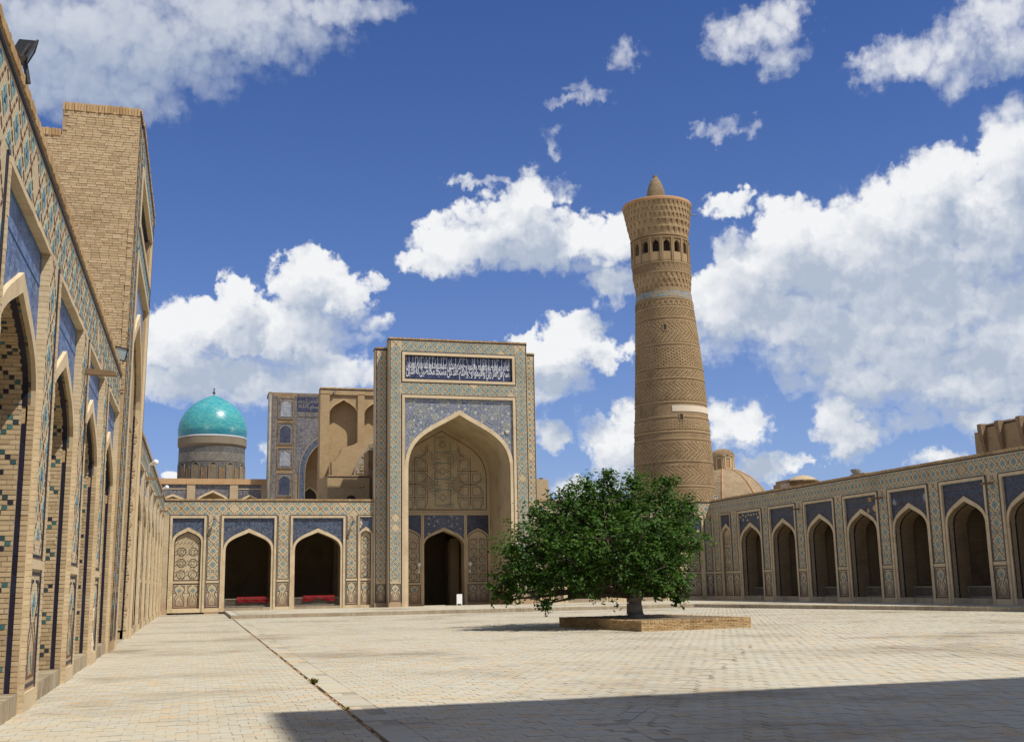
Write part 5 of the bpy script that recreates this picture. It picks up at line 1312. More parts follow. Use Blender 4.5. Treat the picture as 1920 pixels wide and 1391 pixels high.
for z0_, z1_ in ((20.63, 23.14), (17.68, 20.24), (14.96, 17.35), (11.76, 14.49), (8.6, 11.4)):
    p_ = MB(); ring(p_, FO, 8.30, 10.06, z0_, z1_, .08, .08); pp = p_.build('panel_frame', 'brick_old', mq)
    mb = MB(); mb.box(FO, 8.42, 9.94, z0_ + .12, z1_ - .12, 0, .03); mb.build('panel_ground', 'faience_madrasa', pp)
    cw = arch(9.18, .58, z0_ + (z1_ - z0_) * .66, z1_ - .35, 6); mb = MB(); mb.face([FO(u, z, .06) for u, z in [(8.6, z0_ + .3)] + cw + [(9.76, z0_ + .3)]][::-1]); mb.build('panel_arch', 'faience_pale' if 'faience_pale' in MATS and z0_ > 14.9 and z0_ != 17.68 else 'faience_dark', pp)
    mb = MB(); mb.band(FO, [(u + (u - 9.18) * .1, z + .07) for u, z in cw], cw, 0, .09); mb.build('panel_moulding', 'drum_frame', pp)
for u0_, u1_ in ((7.72, 8.2), (10.12, 10.42)):
    mb = MB(); mb.box(FO, u0_, u1_, 8.6, 23.3, 0, .04); st = mb.build('border_strip', 'faience_madrasa', mq)
    mb = MB(); z = 9
    while z < 23: mb.poly(FO, [((u0_ + u1_) / 2 - .15, z + .3), ((u0_ + u1_) / 2, z), ((u0_ + u1_) / 2 + .15, z + .3), ((u0_ + u1_) / 2, z + .6)], .06, .06, 0, True); z += .74
    mb.build('border_figures', 'drum_frame', st, 'stuff')
for z0_, z1_ in ((20.95, 21.5), (23.25, 23.6)):
    mb = MB(); mb.box(FO, 10.46, 20.7, z0_, z1_, 0, .04); st = mb.build('border_strip', 'faience_madrasa', mq)
    mb = MB(); u = 10.6
    while u < 20: mb.poly(FO, [(u, (z0_ + z1_) / 2), (u + .35, z1_ - .08), (u + .7, (z0_ + z1_) / 2), (u + .35, z0_ + .08)], .06, .06, 0, True); u += .8
    mb.build('border_figures', 'drum_frame', st, 'stuff')
mb = MB(); mb.box(FO, 10.46, 20.7, 21.6, 23.15, 0, .05); po = mb.build('inscription_panel', 'faience_inscription', mq)
lettering(po, FO, 'الله الرحمن الرحيم', 10.6, 13.4, 22.35, 23.08, .05, .008, matn='drum_frame'); lettering(po, FO, 'بسم الله', 10.6, 13.4, 21.68, 22.5, .05, .008, matn='drum_frame')

# ================================================================ brick block with tall arched recesses, and the low block before it
bk = thing('brick_block', (11.5, 92, 0), 'bare brick block with tall arched recesses beside the tiled portal', 'building')
FK = F((0, 92, 0), (1, 0, 0), (0, -1, 0))
mb = MB(); Z1 = 17.95
for a, b in ((9.42, 10.18), (12.52, 13.09), (15.43, 16.0)): mb.box(FK, a, b, 4, Z1 - .45, -1.6, 0)
mb.box(FK, 9.42, 16.0, 17.46, Z1 - .02, -1.6, .0); mb.box(FK, 9.424, 16.0, 4, 17.4, -1.8, -.85)
mb.build('wall', 'brick_tan', bk)
for c in (11.35, 14.26):
    cv = arch(c, 1.165, 15.7, 17.02); co = arch(c, 1.24, 15.65, 17.12)
    mb = MB(); open_wall(mb, FK, c - 1.17, c + 1.17, 9, 17.458, cv, -.14); reveal(mb, FK, cv, 4, -.14, -.86); mb.build('recess', 'brick_tan', bk)
    mb = MB(); mb.band(FK, arch(c, 1.168, 15.7, 17.2), cv, -.14, -.04); mb.build('arch_moulding', 'brick_unit', bk)
coping(bk, FK, 9.40, 16.0, Z1 - .02, -1.2, .04, .12, step=.16)
mb = MB()
pts = [(10.3, 10.6), (10.25, 11.7), (10.56, 11.72), (10.9, 12.3), (11.1, 12.75), (11.5, 12.95), (12.0, 13.1), (12.55, 13.45), (13.0, 13.75), (13.6, 14.1), (14.3, 14.5), (15.6, 14.9), (15.6, 10.6)]
mb.prism(F((0, 90.6, 0), (1, 0, 0), (0, -1, 0)), pts, -1.4, 0); mb.build('buttress', 'brick_tan', bk)
FKV = F((0, 90.15, 0), (1, 0, 0), (0, -1, 0)); mb = MB()
mb.prism(FKV, [(11.9, 10.2), (12.1, 11.2), (12.6, 12.2), (13.15, 12.9), (13.9, 13.5), (14.9, 13.8), (14.9, 10.2)], -.44, 0); hv = mb.build('broken_vault', 'mortar_dark', bk)
mb = MB()
for i in range(150):
    u = R.uniform(12.0, 13.6); z = R.uniform(10.3, 13.2)
    if z > 10.5 + (u - 11.9) * 2.1: continue
    w = R.uniform(.12, .3); h = R.uniform(.07, .14); mb.box(FKV, u, u + w, z, z + h, -.05, R.uniform(.01, .06), 0, R.random())
mb.build('stones', 'rubble', hv, 'stuff')
lb = thing('brick_block', (11, 86, 0), 'low flat-topped brick block on the roof in front of the arched brick block', 'building')
FL2 = F((0, 86, 0), (1, 0, 0), (0, -1, 0)); mb = MB(); mb.prism(FLAT, [(9.42, 86), (12.66, 86), (12.66, 89), (8.95, 89.0)], 7.2, 10.05); mb.build('wall', 'brick_tan', lb)
coping(lb, FL2, 9.42, 12.66, 10.05, -2.9, .03, .10)
mb = MB(); mb.box(FL2, 12.665, 13.6, 7.2, 12.2, -3.2, -.6); mb.build('side_wall', 'brick_old', lb)
cw = arch(11.25, .34, 8.36, 8.62, 5); mb = MB(); mb.face([FL2(u, z, .012) for u, z in [(10.91, 8.2)] + cw + [(11.59, 8.2)]][::-1]); mb.build('opening', 'shadow_void', lb)
for u, z in ((11.9, 9.15), (12.15, 9.2)): mb = MB(); mb.box(FL2, u, u + .09, z, z + .09, -.05, .012); mb.build('putlog_hole', 'shadow_void', lb)
tu = thing('brick_turret', (26, 84, 7), 'small pale plain brick stub on the roof beside the tall portal', 'building')
mb = MB(); vs = []
for (x0, x1, y0, y1, z) in ((25.0, 26.78, 84, 86, 7.2), (25.0, 26.58, 84.05, 86, 9.78)): vs += [Vector((x0, y0, z)), Vector((x1, y0, z)), Vector((x1, y1, z)), Vector((x0, y1, z))]
mb.mesh(vs, [(0, 1, 5, 4), (1, 2, 6, 5), (2, 3, 7, 6), (3, 0, 4, 7), (4, 5, 6, 7)]); mb.build('body', 'brick_pale', tu)
mb = MB(); mb.box(F((0, 84.3, 0), (1, 0, 0), (0, -1, 0)), 25.95, 26.2, 9.78, 9.88, -.2, .1); mb.build('cap_stone', 'black_metal', tu)

# ================================================================ ribbed dome beside the minaret and the roof of the long arcade
RD = Vector((55.8, 112, 0))
rd = thing('ribbed_dome', RD, 'low eight-sided brick dome with raised ribs, carrying a little domed lantern beside the minaret', 'dome')
prof = [(5.6, 9.6), (4.75, 10.9), (3.9, 12.0), (3.0, 12.8), (2.0, 13.35), (1.4, 13.6)]
mb = MB(); mb.lathe(RD, prof, 8, 0, math.pi / 8 - .12, 2 * math.pi + math.pi / 8 - .12); mb.build('dome_shell', 'rubble_dome' if 'rubble_dome' in MATS else 'brick_old', rd)
for i in range(8):
    a = i * math.pi / 4 + math.pi / 8 - .12; mb = MB()
    for p0, p1 in zip(prof[:-1], prof[1:]):
        mb.tube(RD + Vector((p0[0] * math.sin(a), -p0[0] * math.cos(a), p0[1])), RD + Vector((p1[0] * math.sin(a), -p1[0] * math.cos(a), p1[1])), .11, .10, 6)
    mb.build('rib', 'brick_red', rd)
mb = MB(); mb.lathe(RD, [(1.36, 13.5), (1.36, 15.0), (1.46, 15.05), (1.46, 15.2)], 8, 0, math.pi / 8, 2 * math.pi + math.pi / 8); mb.build('lantern', 'brick_pale', rd)
mb = MB(); mb.lathe(RD, [(1.42, 15.2), (1.3, 15.5), (.95, 15.8), (.5, 15.95), (.03, 16.0)], 16); mb.build('lantern_cap', 'brick_old', rd, smooth=True)
for i in range(8):
    a = i * math.pi / 4; nrm = Vector((math.sin(a), -math.cos(a), 0)); Fq = F(RD + nrm * 1.262, (math.cos(a), math.sin(a), 0), nrm); cw = arch(0, .22, 14.55, 14.78, 5)
    mb = MB(); mb.face([Fq(u, z, .012) for u, z in [(-.22, 13.62)] + cw + [(.22, 13.62)]][::-1]); w = mb.build('window', 'brick_red', rd)
    mb = MB(); ring(mb, Fq, -.36, .36, 13.62, 14.95, .10, .07, 0, 0); mb.build('frame', 'brick_pale_unit' if 'brick_pale_unit' in MATS else 'moulding', w)
rl = thing('roof_lantern', (45, 77.3, 7.5), 'little domed lantern with a brick wall stub on the arcade roof', 'lantern')
LC = Vector((45.2, 77.2, 0)); mb = MB(); mb.lathe(LC, [(1.0, 7.3), (1.0, 9.0), (1.25, 9.05), (1.25, 9.16)], 8, 0, .3, 2 * math.pi + .3); mb.build('body', 'brick_old', rl)
mb = MB(); mb.lathe(LC, [(1.1, 9.16), (.85, 9.36), (.45, 9.52), (.05, 9.58)], 14); mb.build('cap', 'brick_pale', rl, smooth=True)
for i in range(8):
    a = .3 + (i + .5) * math.pi / 4; nrm = Vector((math.sin(a), -math.cos(a), 0)); Fq = F(LC + nrm * .93, (math.cos(a), math.sin(a), 0), nrm); mb = MB(); mb.face([Fq(u, z, .01) for u, z in [(-.17, 8.2)] + arch(0, .17, 8.65, 8.85, 4) + [(.17, 8.2)]][::-1]); mb.build('window', 'brick_red', rl)
mb = MB(); FRr = F((44.9, 0, 0), (0, -1, 0), (-1, 0, 0)); mb.box(FRr, -80.9, -78.4, 7.3, 9.40, -.6, 0); mb.box(FRr, -81.3, -80.9, 7.3, 9.15, -.6, 0); mb.box(FRr, -81.7, -81.3, 7.3, 8.85, -.6, 0); st = mb.build('wall_stub', 'brick_tan', rl)
mb = MB(); mb.box(FRr, -80.1, -78.6, 8.62, 9.12, 0, .012); mb.build('plaster_patch', 'plaster', st)
r2 = thing('roof_chimney', (45, 69.6, 7.5), 'small round capped stub with stepped bricks on the arcade roof', 'chimney')
mb = MB(); c = Vector((45, 69.5, 0)); mb.lathe(c, [(.26, 7.3), (.24, 8.9), (.36, 9.12), (.38, 9.24), (.05, 9.26)], 12); mb.build('stack', 'grey_metal', r2, smooth=False)
mb = MB(); mb.box(FRr, -70.5, -67.6, 7.3, 8.78, -.5, 0); mb.box(FRr, -70.1, -68.4, 8.78, 8.92, -.5, 0); mb.box(FRr, -70.9, -70.5, 7.3, 8.6, -.5, 0); mb.build('brick_steps', 'brick_tan', r2)
rb = thing('buttressed_block', (43, 47, 7), 'brick block with tapering buttresses, standing above the near end of the shaded arcade', 'building')
FRb = F((43.0, 0, 0), (0, -1, 0), (-1, 0, 0)); mb = MB(); mb.box(FRb, -54.1, -53.3, 7.2, 9.75, -4, 0); mb.box(FRb, -53.3, -40, 7.2, 10.0, -4, 0); mb.build('wall', 'brick_tan', rb)
for u in (-53.35, -51.9, -50.2, -48.4):
    mb = MB(); vs = [FRb(u, 10.12, .0), FRb(u, 10.12, .38), FRb(u + .34, 10.12, .38), FRb(u + .34, 10.12, 0), FRb(u + .08, 8.1, 0), FRb(u + .08, 8.1, .06), FRb(u + .26, 8.1, .06), FRb(u + .26, 8.1, 0), FRb(u, 9.8, .38), FRb(u + .34, 9.8, .38)]
    mb.mesh(vs, [(0, 1, 2, 3), (8, 9, 2, 1), (5, 6, 9, 8), (0, 4, 5, 8, 1), (3, 2, 9, 6, 7), (4, 7, 6, 5)]); mb.build('buttress', 'brick_old', rb)
coping(rb, FRb, -53.3, -40, 10.0, -.6, .03, .10, step=.2)

# ================================================================ planter and tree
pa = math.radians(9.0); PC = Vector((14.5, 35.8, 0)); PL, PD, PH = 4.5, 6.1, .36
FPa = F(PC, (math.cos(pa), math.sin(pa), 0), (math.sin(pa), -math.cos(pa), 0))      # front face
FPb = F(FPa(0, 0, -PD), (math.sin(pa), -math.cos(pa), 0), (-math.cos(pa), -math.sin(pa), 0))
pl = thing('planter', FPa(PL / 2, 0, -PD / 2), 'low square brick planter under the leafy tree in the courtyard', 'planter')
mb = MB(); mb.box(FPa, .03, PL - .03, -.1, PH - .06, -PD + .03, -.03); co_ = mb.build('core', 'mortar_dark', pl)
mb = MB(); mb.box(FPa, .26, PL - .26, PH - .07, PH - .015, -PD + .26, -.26); mb.build('soil', 'soil', pl, 'stuff')
rest = MB()
def wall_bricks(Fq, L):
    z = 0.; r = 0
    while z < PH - .09:
        u = -.12 if r % 2 else 0.
        while u < L - .02:
            a, b = max(0, u), min(u + .255, L)
            if b - a > .03: unit(rest, co_, Fq, a + .005, b - .005, z + .004, z + .054, -.2, R.uniform(-.008, .008), 'brick_worn', 'planter', 300)
            u += .26
        z += .058; r += 1
wall_bricks(FPa, PL); wall_bricks(FPb, PD)
FPc = F(FPa(PL, 0, 0), (-math.sin(pa), math.cos(pa), 0), (math.cos(pa), math.sin(pa), 0)); FPd = F(FPa(PL, 0, -PD), (-math.cos(pa), -math.sin(pa), 0), (-math.sin(pa), math.cos(pa), 0))
for Fq, L in ((FPc, PD), (FPd, PL)): rest.box(Fq, 0, L, 0, PH - .07, -.2, 0, 0, .4)
rest.build('brick_field', 'brick_worn', co_, 'stuff')
mb = MB()
for Fq, L in ((FPa, PL), (FPb, PD), (FPc, PD), (FPd, PL)):
    u = 0.
    while u < L - .03: mb.box(Fq, u + .004, min(u + .068, L) - .004, PH - .075, PH + R.uniform(-.012, .010), -.255, .012 + R.uniform(-.008, .008), 0, R.random()); u += .072
mb.build('coping_bricks', 'brick_worn', co_, 'stuff')
TB = Vector((15.95, 39.9, PH - .03))
tr = thing('mulberry_tree', TB, 'dense round leafy tree with a short pale trunk, standing in the brick planter', 'tree')
mb = MB(); mb.tube(TB + Vector((0, 0, -.05)), TB + Vector((-.03, 0, .14)), .40, .32, 14); mb.tube(TB + Vector((-.03, 0, .14)), TB + Vector((-.05, 0, .55)), .32, .28, 14); mb.tube(TB + Vector((-.05, 0, .55)), TB + Vector((.0, .02, 1.1)), .28, .33, 14)
mb.build('trunk', 'bark_pale' if 'bark_pale' in MATS else 'bark', tr, smooth=True)
RT = random.Random(23)
# lumps of the crown: x, y, z, radius
LUMP = [(11.6, 40, 2.7, 1.25), (12.5, 40.3, 3.6, 1.2), (13.5, 39.8, 4.1, 1.2), (14.4, 40.3, 4.6, 1.15), (15.3, 40.2, 4.7, 1.0), (16.4, 40.1, 4.6, 1.15), (17.4, 40.3, 4.75, 1.0), (18.1, 40, 4.3, .9), (18.2, 39.8, 3.5, .95), (17.3, 38.9, 3.4, 1.25), (15.8, 38.3, 3.5, 1.5), (14.2, 38.2, 3.2, 1.5),
        (12.8, 38.7, 2.5, 1.25), (11.3, 39.6, 1.95, .85), (10.8, 40.2, 1.75, .65), (12.2, 39.3, 1.75, .75), (13.4, 38.5, 1.75, .8), (14.6, 38.0, 1.85, .85), (15.7, 37.9, 1.95, .9), (16.7, 38.4, 1.9, .8), (17.4, 39.2, 2.2, .95), (17.4, 39.0, 1.5, .45), (16.5, 38.7, 1.25, .4),
        (12.5, 42.4, 3.0, 1.4), (14.5, 43.2, 3.6, 1.6), (16.8, 43, 3.6, 1.6), (18.2, 41.8, 3.2, 1.2), (14.6, 42.0, 4.6, 1.2), (16.8, 41.8, 4.8, 1.1), (13, 43, 1.8, 1.0), (16, 43.4, 2, 1.2), (15.2, 40.2, 3.2, 1.6), (17.3, 41.2, 2.6, 1.4), (13.6, 41, 2.8, 1.5), (18.45, 40.4, 3.75, .5), (18.4, 39.9, 4.5, .4), (15.0, 40.0, 5.35, .42), (17.75, 40.2, 5.45, .4), (16.2, 40, 5.45, .4), (13.1, 39.8, 4.9, .45), (12.0, 40, 4.3, .45), (18.7, 40.0, 3.05, .32), (15.1, 40.1, 5.75, .22), (14.1, 40, 5.3, .25), (10.4, 40.1, 1.35, .3), (11.0, 39.9, 2.9, .4), (10.9, 40.1, 1.1, .25), (12.1, 39.2, .95, .22), (17.3, 38.8, 1.0, .25)]
LUMP = [(15.2 + (x - 15.2) * .95, y, z, r) for x, y, z, r in LUMP]
limbs = MB(); tips = []
base = TB + Vector((0, 0, 1.0))
for (x, y, z, r) in LUMP:
    c = Vector((x, y, z)); mid = base.lerp(c, .5) + Vector((RT.uniform(-.2, .2), RT.uniform(-.2, .2), RT.uniform(0, .3)))
    limbs.tube(base + Vector((RT.uniform(-.15, .15), RT.uniform(-.15, .15), -.2)), mid, .12, .07, 6); limbs.tube(mid, c, .07, .03, 6)
    for k in range(5):
        d = Vector((RT.gauss(0, 1), RT.gauss(0, 1), RT.gauss(.2, 1))).normalized() * r * .85; limbs.tube(c, c + d, .028, .010, 5)
limbs.build('limbs', 'bark', tr, smooth=True)
lv = MB()
def leaf(p, nd, size):
    nd = nd.normalized(); t = nd.orthogonal().normalized(); ang = RT.uniform(0, 6.283); t = t * math.cos(ang) + nd.cross(t) * math.sin(ang); s = nd.cross(t)
    w = size * RT.uniform(.55, .75); L = size * RT.uniform(.9, 1.25); dr = nd * (-size * RT.uniform(.05, .3))
    vs = [p - s * L * .5, p - t * w * .5 - s * L * .05 + nd * .02 * 0, p + t * w * .5 - s * L * .05, p + s * L * .55 + dr, p + dr * .1]
    lv.mesh(vs, [(0, 4, 1), (0, 2, 4), (1, 4, 3), (4, 2, 3)], 0, RT.random())
for (x, y, z, r) in LUMP:
    c = Vector((x, y, z)); ns = int(70 * r ** 1.75) + 8
    for k in range(ns):
        d = Vector((RT.gauss(0, 1), RT.gauss(0, 1), RT.gauss(0, 1) * .9)).normalized(); rr = r * (RT.uniform(.35, 1.0) if RT.random() < .84 else RT.uniform(1.0, 1.22)); pc = c + d * rr
        # a twig of leaves
        tw_ = (d + Vector((RT.uniform(-.7, .7), RT.uniform(-.7, .7), RT.uniform(-.5, .6)))).normalized()
        q = RT.randint(9, 15); ln_ = RT.uniform(.28, .55)
        cl = RT.uniform(-.22, .22)
        for j in range(q):
            p = pc + tw_ * (ln_ * (j / q - .5)) + Vector((RT.uniform(-.13, .13), RT.uniform(-.13, .13), RT.uniform(-.12, .12)))
            leaf(p, Vector((RT.gauss(0, .55), RT.gauss(0, .55), 1.)) + d * .55, RT.uniform(.095, .175))
lv.build('crown', 'leaf', tr, 'stuff')

# ================================================================ small things about the court
def railing(Fr, u0, u1, z0, z1, d, label):
    o = thing('lattice_railing', Fr((u0 + u1) / 2, z0, d), label, 'railing', 'lattice railings in the arches'); mb = MB()
    mb.box(Fr, u0, u1, z1 - .07, z1, d - .03, d + .03, 0, .2); mb.box(Fr, u0, u1, z0, z0 + .07, d - .03, d + .03, 0, .5); mb.build('rail', 'wood_grey', o)
    for u in (u0, u1 - .06): mb = MB(); mb.box(Fr, u, u + .06, z0 + .07, z1 - .07, d - .03, d + .03, 0, .5); mb.build('post', 'wood_grey', o)
    mb = MB(); h = z1 - z0 - .14; k = int((u1 - u0 + h) / .2)
    for i in range(-1, k + 1):
        for s in (1, -1):
            a = (u0 + i * .2 - (h if s == 1 else 0), z0 + .07); b = (a[0] + h * (1 if s == 1 else 1), z1 - .07)
            if s == -1: a, b = (a[0], z1 - .07), (b[0], z0 + .07)
            L = clip(a, b, u0 + .06, u1 - .06, z0 + .07, z1 - .07)
            if L: mb.line(Fr, L[0], L[1], .03, d + .012 * s, 0, d + .012 * s - .012)
    mb.build('lattice', 'wood_grey', o, 'stuff'); return o
railing(FB, 1.90, 4.98, .42, 1.0, -.5, 'lattice railing with a rolled red carpet, in the arch next to the first blind panel')
railing(FB, 6.67, 9.85, .42, 1.0, -.5, 'lattice railing under a sagging red carpet, in the arch nearer the tall portal')
nm = ['second open arch from the corner', 'third open arch from the corner', 'fourth open arch from the corner', 'fifth open arch from the corner', 'sixth open arch from the corner', 'seventh open arch from the corner', 'eighth open arch from the corner']
for k in range(0, 8):
    if k == 1: continue
    c = -(74.8 - 4.83 * k); railing(FR, c - 1.5, c + 1.5, .50, 1.12, -1.0, 'dark lattice railing in the %s open arch of the shaded arcade, counted from the corner' % ['first', '', 'third', 'fourth', 'fifth', 'sixth', 'seventh', 'eighth'][k])
def carpet(u0, u1, sag, label):
    o = thing('rolled_carpet', FB((u0 + u1) / 2, 1.0, -.47), label, 'carpet', 'red carpets hung on the railings'); mb = MB(); k = 26; top = 1.09
    vs = []; n_ = 10
    for i in range(k + 1):
        t = i / k; u = u0 + (u1 - u0) * t; lo = .36 - sag * math.exp(-((t - .5) / .16) ** 2) + .02 * math.sin(t * 23)
        for j in range(n_):
            q = j / (n_ - 1); ang = q * math.pi
            if q < .4: z = top - lo * (1 - q / .4); d = -.40 + .02 * math.sin(u * 9 + q * 4)
            elif q < .6: z = top + .03 * math.sin((q - .4) / .2 * math.pi); d = -.40 - (q - .4) / .2 * .18
            else: z = top - lo * .8 * (q - .6) / .4; d = -.58
            vs.append(FB(u, z, d))
    fs = [(i * n_ + j, (i + 1) * n_ + j, (i + 1) * n_ + j + 1, i * n_ + j + 1) for i in range(k) for j in range(n_ - 1)]
    mb.mesh(vs, fs, 0); mb.build('carpet_cloth', 'carpet_red', o, smooth=True)
    mb = MB()
    for i in range(40):
        u = u0 + (u1 - u0) * (i + .5) / 40; mb.box(FB, u - .012, u + .012, top - .20, top - .02, -.40, -.372, 0, R.random(), False)
    mb.build('pattern_tufts', 'carpet_light', o, 'stuff')
carpet(2.75, 4.92, .02, 'long red carpet rolled over the railing, in the arch next to the first blind panel')
carpet(7.30, 9.55, .20, 'red carpet gathered in the middle over the railing, in the arch nearer the tall portal')
# white sign board at the portal door
FSb = F((18.2, 79.3, TH), (1, 0, 0), (0, -1, 0)); sb = thing('sign_board', (18.2, 79.3, TH), 'white board on short legs standing before the dark doorway of the tall portal', 'sign')
mb = MB(); mb.box(FSb, -.2, .2, .14, .82, -.02, .02); mb.build('board', 'white_paint', sb)
for u in (-.19, .16): mb = MB(); mb.box(FSb, u, u + .03, 0, .139, -.12, -.09); mb.box(FSb, u, u + .03, 0, .139, -.02, .02); mb.build('leg', 'white_paint', sb)
mb = MB(); FSc = F((18.2, 79.3, TH), (1, 0, 0), Vector((0, -1, .18)).normalized(), Vector((0, .18, 1)).normalized()); mb.box(FSb, -.15, .15, .2, .78, -.10, -.07); mb.build('back_panel', 'white_paint', sb)
# globe lamps on the niche wall
for u, lb_ in ((16.55, 'white globe wall lamp on the near side of the portal doorway'), (20.62, 'white globe wall lamp between the portal doorway and the tree')):
    o = thing('globe_lamp', FN(u, 2.7, .05), lb_, 'lamp', 'globe lamps beside the portal doorway'); mb = MB(); mb.ball(FN(u, 3.28, .25), .17, 16); mb.build('globe', 'globe_white', o, smooth=True)
    mb = MB(); mb.tube(FN(u, 3.10, .25), FN(u, 2.72, .22), .03, .03, 8); mb.tube(FN(u, 2.74, .24), FN(u, 2.70, .03), .025, .025, 8); mb.lathe(FN(u, 0, .25), [(.05, 3.08), (.08, 3.12), (.06, 3.15)], 10); mb.build('arm', 'white_paint', o)
    mb = MB(); mb.box(FN, u - .07, u + .07, 2.6, 2.82, .01, .05); mb.build('wall_plate', 'white_paint', o)
# spotlights on the pier tops
def spot(Fr, u, z, label):
    o = thing('spotlight', Fr(u, z, 0), label, 'lamp', 'small spotlights on the gallery piers'); mb = MB(); mb.tube(Fr(u, z, .0), Fr(u, z, .28), .03, .03, 8); mb.build('bracket', 'black_metal', o)
    mb = MB(); mb.tube(Fr(u, z + .02, .26), Fr(u + .04, z - .08, .50), .09, .13, 12); mb.build('housing', 'black_metal', o)
    mb = MB(); mb.tube(Fr(u + .041, z - .082, .502), Fr(u + .042, z - .085, .51), .11, .11, 12); mb.build('lens', 'floodlight_glass', o)
spot(FB, 1.06, 6.43, 'black spotlight on the pier between the blind panel and the first dark arch')
spot(FB, 10.72, 6.25, 'black spotlight on the pier between the second dark arch and the tall portal')
def spout(Fr, u, z, L, label, grp='wooden beams jutting from the piers'):
    o = thing('beam', Fr(u, z, 0), label, 'beam', grp); mb = MB(); vs = [Fr(u - .075, z, -.1), Fr(u + .075, z, -.1), Fr(u + .075, z + .12, -.1), Fr(u - .075, z + .12, -.1), Fr(u - .07, z - .03, L), Fr(u + .07, z - .03, L), Fr(u + .07, z + .07, L - .04), Fr(u - .07, z + .07, L - .04)]
    mb.mesh(vs, [(3, 2, 1, 0), (4, 5, 6, 7), (0, 1, 5, 4), (1, 2, 6, 5), (2, 3, 7, 6), (3, 0, 4, 7)], 0, R.random()); mb.build('timber', 'wood', o); return o
spout(FL, 23.43, 5.95, .62, 'weathered wooden beam jutting from the closest stretch of tiled wall, above the pier past the second arch')
spout(FL, 50.1, 6.35, .55, 'wooden beam jutting from the far wall just past the brick-sided portal')
spout(FL, 60.2, 6.35, .6, 'wooden beam jutting from the far wall midway to the corner')
spout(FL, 70.3, 6.3, .55, 'wooden beam jutting from the far wall closest to the corner')
for k, nmx in ((1.5, 'second and third'), (3.5, 'fourth and fifth'), (5.5, 'sixth and seventh')):
    spout(FR, -(74.8 - 4.83 * k), 6.25, .7, 'dark wooden beam jutting from the shaded arcade between its %s arches from the corner' % nmx)
# floodlights on the parapets
def flood(p, face, s, label, mt='black_metal', post=.35):
    p = Vector(p); fz = Vector(face).normalized(); ux = fz.cross(Vector((0, 0, 1))).normalized() * -1; uz = fz.cross(ux) * -1
    uz = ux.cross(fz) * -1 if uz.z < 0 else uz
    Fq = F(p + Vector((0, 0, post)), ux, fz, uz); o = thing('floodlight', p, label, 'lamp', 'floodlights on the parapets')
    mb = MB(); vs = [Fq(a * s * .5, b * s * .38, 0) for a, b in ((-1, -1), (1, -1), (1, 1), (-1, 1))] + [Fq(a * s * .22, b * s * .2, -s * .55) for a, b in ((-1, -1), (1, -1), (1, 1), (-1, 1))]
    mb.mesh(vs, [(4, 7, 6, 5), (0, 4, 5, 1), (1, 5, 6, 2), (2, 6, 7, 3), (3, 7, 4, 0)]); ring(mb, Fq, -s * .53, s * .53, -s * .41, s * .41, s * .06, s * .05, 0, -.01); mb.build('housing', mt, o)
    mb = MB(); mb.box(Fq, -s * .46, s * .46, -s * .34, s * .34, -.005, .006); mb.build('glass', 'floodlight_glass', o)
    mb = MB(); mb.box(Fq, -s * .57, -s * .54, -s * .5, .03, -s * .2, -s * .12); mb.box(Fq, s * .54, s * .57, -s * .5, .03, -s * .2, -s * .12); mb.build('yoke', mt, o)
    mb = MB(); mb.tube(p + Vector((0, 0, -.05)), p + Vector((0, 0, post)) - uz * s * .4, .03, .03, 8); mb.build('stand', mt, o)
flood((XL + .10, 13.9, TOP + .1), (1, .25, -.45), .34, 'black floodlight on the parapet of the closest wall, at the top corner', post=.34)
flood((XL + .06, 31.8, TOP + .1), (.9, -.75, -.35), .46, 'black floodlight with a greenish glass at the foot of the brick-sided portal', post=.22)
flood((XR + .3, 80.75, TOP + .1), (-.5, -1, -.1), .30, 'small round white floodlight on the roof corner before the minaret', 'white_paint', post=.30)
flood((10.55, 91.85, 17.6), (.3, -1, -.3), .22, 'tiny black floodlight under the top edge of the arched brick block', post=.05)
# white lamps clamped to the far parapet
for i, (y, z, lb_) in enumerate(((53.9, 7.35, 'white lamp clamped to the far wall top just past the brick-sided portal'), (73.5, 7.9, 'white lamp on the far wall top where it meets the corner'))):
    o = thing('parapet_lamp', (XL + .1, y, z), lb_, 'lamp', 'white lamps on the far parapet'); mb = MB(); mb.tube((XL + .02, y, z), (XL + .28, y - .1, z + .12), .04, .12, 10, 0, .2); mb.ball((XL + .30, y - .12, z + .13), .13, 12); mb.build('reflector', 'white_paint', o)
    mb = MB(); mb.box(FL, y - .05, y + .05, z - .35, z, .0, .08, 0, .3); mb.build('clamp', 'grey_metal', o)
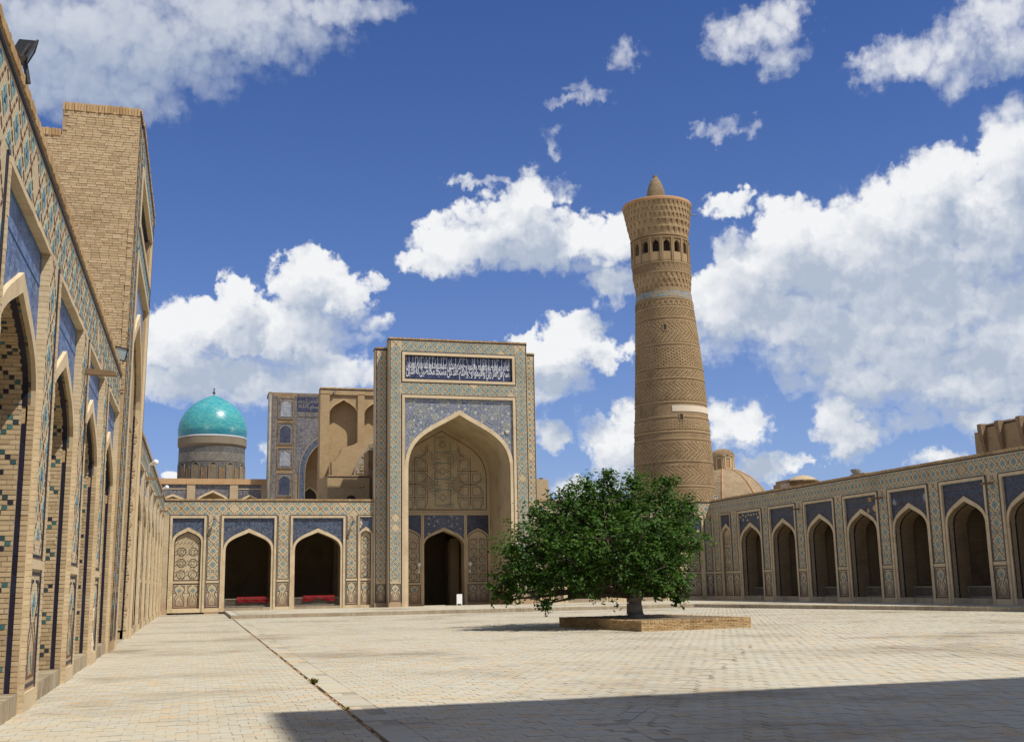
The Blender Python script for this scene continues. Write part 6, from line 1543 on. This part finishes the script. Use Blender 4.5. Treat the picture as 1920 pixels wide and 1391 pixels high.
# lamp post inside the fourth arch of the arcade
cx = -(74.8 - 4.83 * 3) + 1.15; o = thing('lamp_post', FR(cx, .5, -1.9), 'thin pale lamp post with a side arm inside the fourth arch of the shaded arcade', 'lamp')
mb = MB(); mb.tube(FR(cx, .2, -1.9), FR(cx, 4.2, -1.9), .05, .05, 10); mb.build('post', 'grey_metal', o)
mb = MB(); mb.tube(FR(cx + .1, 3.62, -1.88), FR(cx - 1.3, 3.5, -1.7), .05, .09, 10); mb.build('lamp_arm', 'grey_metal', o)
# weeds in the crack
for (x, y, r, lb_) in ((2.06, 20.55, .11, 'green weed tuft growing in the paving crack, halfway along the walk'), (2.07, 16.05, .05, 'small dry weed tuft in the widest part of the paving crack')):
    o = thing('weed_tuft', (x, y, 0), lb_, 'weed'); mb = MB()
    for i in range(60):
        a = R.uniform(0, 6.28); q = R.uniform(.2, 1) * r; b = Vector((x + R.uniform(-.04, .04), y + R.uniform(-.08, .08), -.02)); t = b + Vector((math.cos(a) * q * 1.1, math.sin(a) * q * 1.3, R.uniform(.3, 1.) * r)); s = Vector((-math.sin(a), math.cos(a), 0)) * r * .14
        m = b.lerp(t, .55) + Vector((0, 0, r * .15)); mb.mesh([b - s * .4, b + s * .4, m + s, m - s, t], [(0, 1, 2, 3), (3, 2, 4)], 0, R.random())
    mb.build('blades', 'dry_weed', o, 'stuff')
# flaked plaster at the foot of one pier
mb = MB()
for i in range(7):
    z = R.uniform(.1, 1.0); u = R.uniform(27.95, 28.2); mb.prism(FL, [(u, z), (u + R.uniform(.08, .2), z + R.uniform(0, .06)), (u + R.uniform(.1, .2), z + R.uniform(.15, .3)), (u + .02, z + R.uniform(.12, .26))], .01, .03 + R.uniform(0, .012), 0, R.random())
mb.build('plaster_flakes', 'plaster', g4)

# slim the round towers to their measured girth
for root, k in ((mi, .925), (rd, .95)):
    done = set()
    for o in root.children_recursive:
        if o.type == 'MESH' and o.data.name not in done:
            done.add(o.data.name)
            o.data.transform(Matrix.Diagonal((k, k, 1, 1)))
